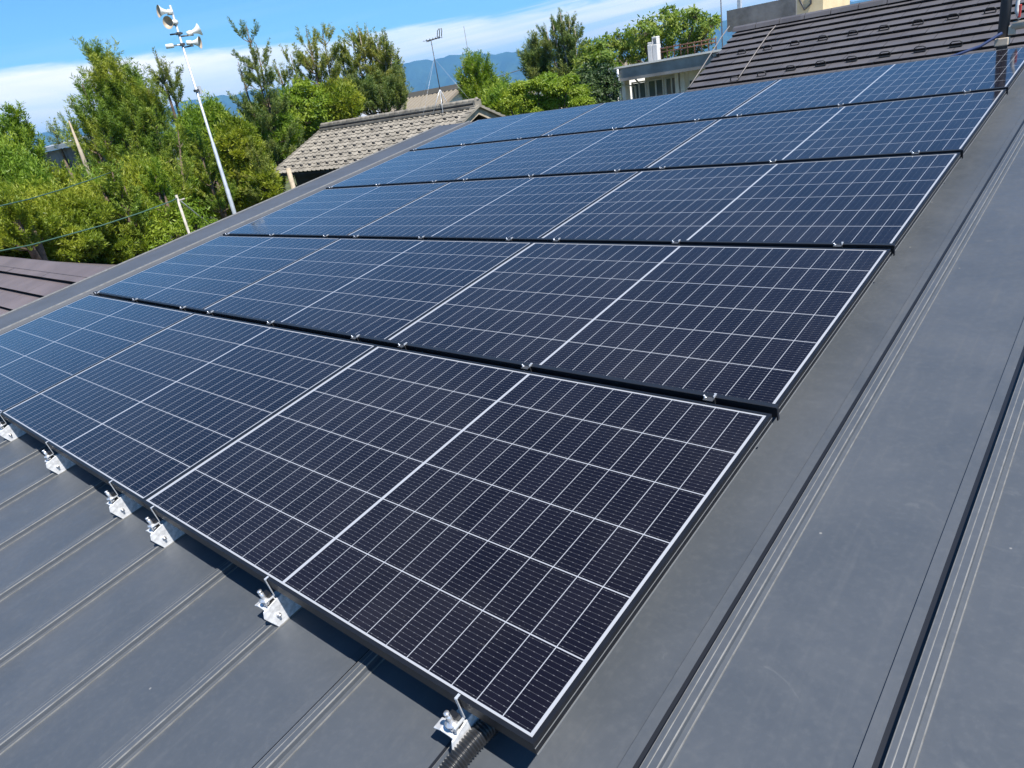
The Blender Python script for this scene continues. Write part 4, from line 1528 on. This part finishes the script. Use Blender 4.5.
# shrubs and broad leaved trees
SH = [
    ([(6, 178, 32, 30), (36, 196, 26, 22)], 15.5, L_shrub2, 'leafy shrub under the young pine at the far left'),
    ([(-10, 226, 46, 34), (22, 236, 40, 28)], 13.0, L_shrub, 'yellow green shrub at the left edge above the brown roof'),
    ([(70, 222, 40, 28), (60, 246, 42, 20)], 13.8, L_shrub, 'yellow green shrub behind the brown roof ridge'),
    ([(88, 204, 34, 20), (48, 208, 22, 20)], 16.5, L_shrub2, 'mid green shrub below the concrete pole'),
    ([(120, 224, 38, 30), (112, 250, 40, 18)], 14.6, L_shrub, 'yellow green shrub left of the slim white post'),
    ([(152, 196, 34, 26)], 18.0, L_shrub, 'rounded shrub at the foot of the big pine'),
    ([(160, 240, 34, 16), (200, 228, 20, 12)], 14.5, L_bright, 'low bright shrub around the slim white post'),
    ([(206, 160, 24, 46), (196, 196, 26, 24), (214, 120, 14, 16)], 25.5, L_shrub2, 'tall shrub behind the lower half of the loudspeaker pole'),
    ([(226, 196, 24, 24), (250, 180, 26, 30), (240, 150, 22, 28), (262, 186, 18, 18)], 24.5, L_shrub, 'yellow green shrub right of the loudspeaker pole foot'),
    ([(274, 136, 26, 32), (258, 168, 22, 26), (270, 184, 14, 14)], 31, L_shrub2, 'mid green shrub left of the clay tiled eave'),
    ([(306, 112, 30, 26), (284, 122, 18, 20), (268, 150, 16, 20)], 33, L_bright, 'bright green shrub in front of the twin topped pine'),
    ([(338, 106, 26, 18), (322, 120, 20, 14)], 33.5, L_shrub, 'low yellow green shrub behind the left end of the clay tiled ridge'),
    ([(500, 108, 18, 14), (516, 112, 16, 10)], 26, L_shrub2, 'low shrub right of the clay tiled gable'),
    ([(604, 90, 16, 16), (592, 98, 12, 12), (588, 82, 10, 10)], 25, L_darkb, 'dark evergreen shrub left of the concrete building'),
]
for lob, D, m, lab in SH:
    area = sum(a * b_ for _, _, a, b_ in lob)
    if m in (L_bright, L_darkb):
        bush('shrub', lab, lob, D, m, int(8.5 * area) + 2000, .0056 * D, sprig=150, clump=.17, narrow=.34, per_clump=46)
    else:
        bush('shrub', lab, lob, D, m, int(21 * area) + 4000, .0060 * D, sprig=260, clump=.125, narrow=.21, per_clump=34, tuft=True)

bush('clipped_pine', 'clipped garden pine with flat bright green pads behind the rear row',
     [(520, 88, 11, 6), (538, 84, 12, 6), (556, 88, 14, 7), (576, 92, 13, 7), (528, 100, 16, 6), (552, 102, 18, 7), (580, 104, 14, 6), (548, 78, 10, 5), (568, 80, 10, 5), (535, 110, 16, 5), (508, 104, 9, 5)],
     19, L_bright, 30000, .075, 'trees beyond the roof', 'tree', clump=.42, flat=.9, jitter=.5, narrow=.4)
bush('broadleaf_tree', 'broad light green tree spreading behind the flat roofed concrete building',
     [(660, 26, 20, 15), (640, 34, 18, 13), (685, 24, 18, 13), (704, 32, 15, 13), (622, 40, 15, 10), (606, 44, 13, 8), (655, 44, 20, 12), (684, 44, 20, 12), (632, 54, 18, 10), (668, 14, 12, 7), (696, 16, 12, 7), (712, 24, 9, 8), (645, 60, 22, 9)],
     36, L_broad, 9500, .20, 'trees beyond the roof', 'tree', clump=.30, jitter=1.6, narrow=.42)
bush('maple_tree', 'spreading tree with layered leaves between the tall straight pine and the concrete building',
     [(592, 46, 13, 6), (604, 56, 15, 6), (586, 60, 13, 6), (600, 68, 16, 7), (582, 74, 10, 6), (612, 70, 10, 7)],
     31, L_broad, 4200, .16, 'trees beyond the roof', 'tree', clump=.5, jitter=.8)
# a far belt of trees on the plain
for i in range(26):
    a0 = RNG.uniform(-78, -20)
    dd_ = RNG.uniform(75, 140)
    e_ = CW + Vector((math.sin(R_(a0)), math.cos(R_(a0)), 0)) * dd_
    hh = RNG.uniform(3.2, 4.8)
    cs_ = []
    rt = empty('far_tree', (e_.x, e_.y, GZ), 'small dark tree far out on the plain', 'tree', 'far trees on the plain')
    n_ = 700
    u_ = unit(RNG.normal(size=(n_, 3)))
    rr_ = RNG.uniform(.55, 1, n_)[:, None]
    lump = 1 + .25 * np.sin(u_[:, :1] * 5 + i) * np.cos(u_[:, 1:2] * 4)
    P_ = u_ * rr_ * lump * np.array([hh * .45, hh * .45, hh * .42]) + np.array([e_.x, e_.y, GZ + hh * .6])
    N_ = unit(u_ + RNG.normal(size=(n_, 3)) * .6)
    wd_ = MB(); wd_.tube([(0, 0, 0), (0, 0, hh * .6)], [.16, .08], 6)
    wd_.build('trunk', M_bark, rt)
    leaf_mesh('crown', P_, unit(np.cross(N_, RNG.normal(size=(n_, 3)))), np.full(n_, .6), np.full(n_, .4), N_, L_pine if i % 2 else L_shrub2, rt, (e_.x, e_.y, GZ))

# ------------------------------------------------------------------ haze
hz = MB(); hz.box(-15000, 15000, -15000, 15000, GZ - 1.5, 520)
ho = hz.build('haze', [])
mh = bpy.data.materials.new('haze')
mh.use_nodes = True
t = mh.node_tree
t.nodes.clear()
pv = t.nodes.new('ShaderNodeVolumePrincipled')
pv.inputs['Color'].default_value = (0.22, 0.55, 0.95, 1)
pv.inputs['Density'].default_value = 1.1e-4
pv.inputs['Anisotropy'].default_value = 0.0
oo = t.nodes.new('ShaderNodeOutputMaterial')
t.links.new(pv.outputs[0], oo.inputs['Volume'])
ho.data.materials.append(mh)
ho['kind'] = 'stuff'
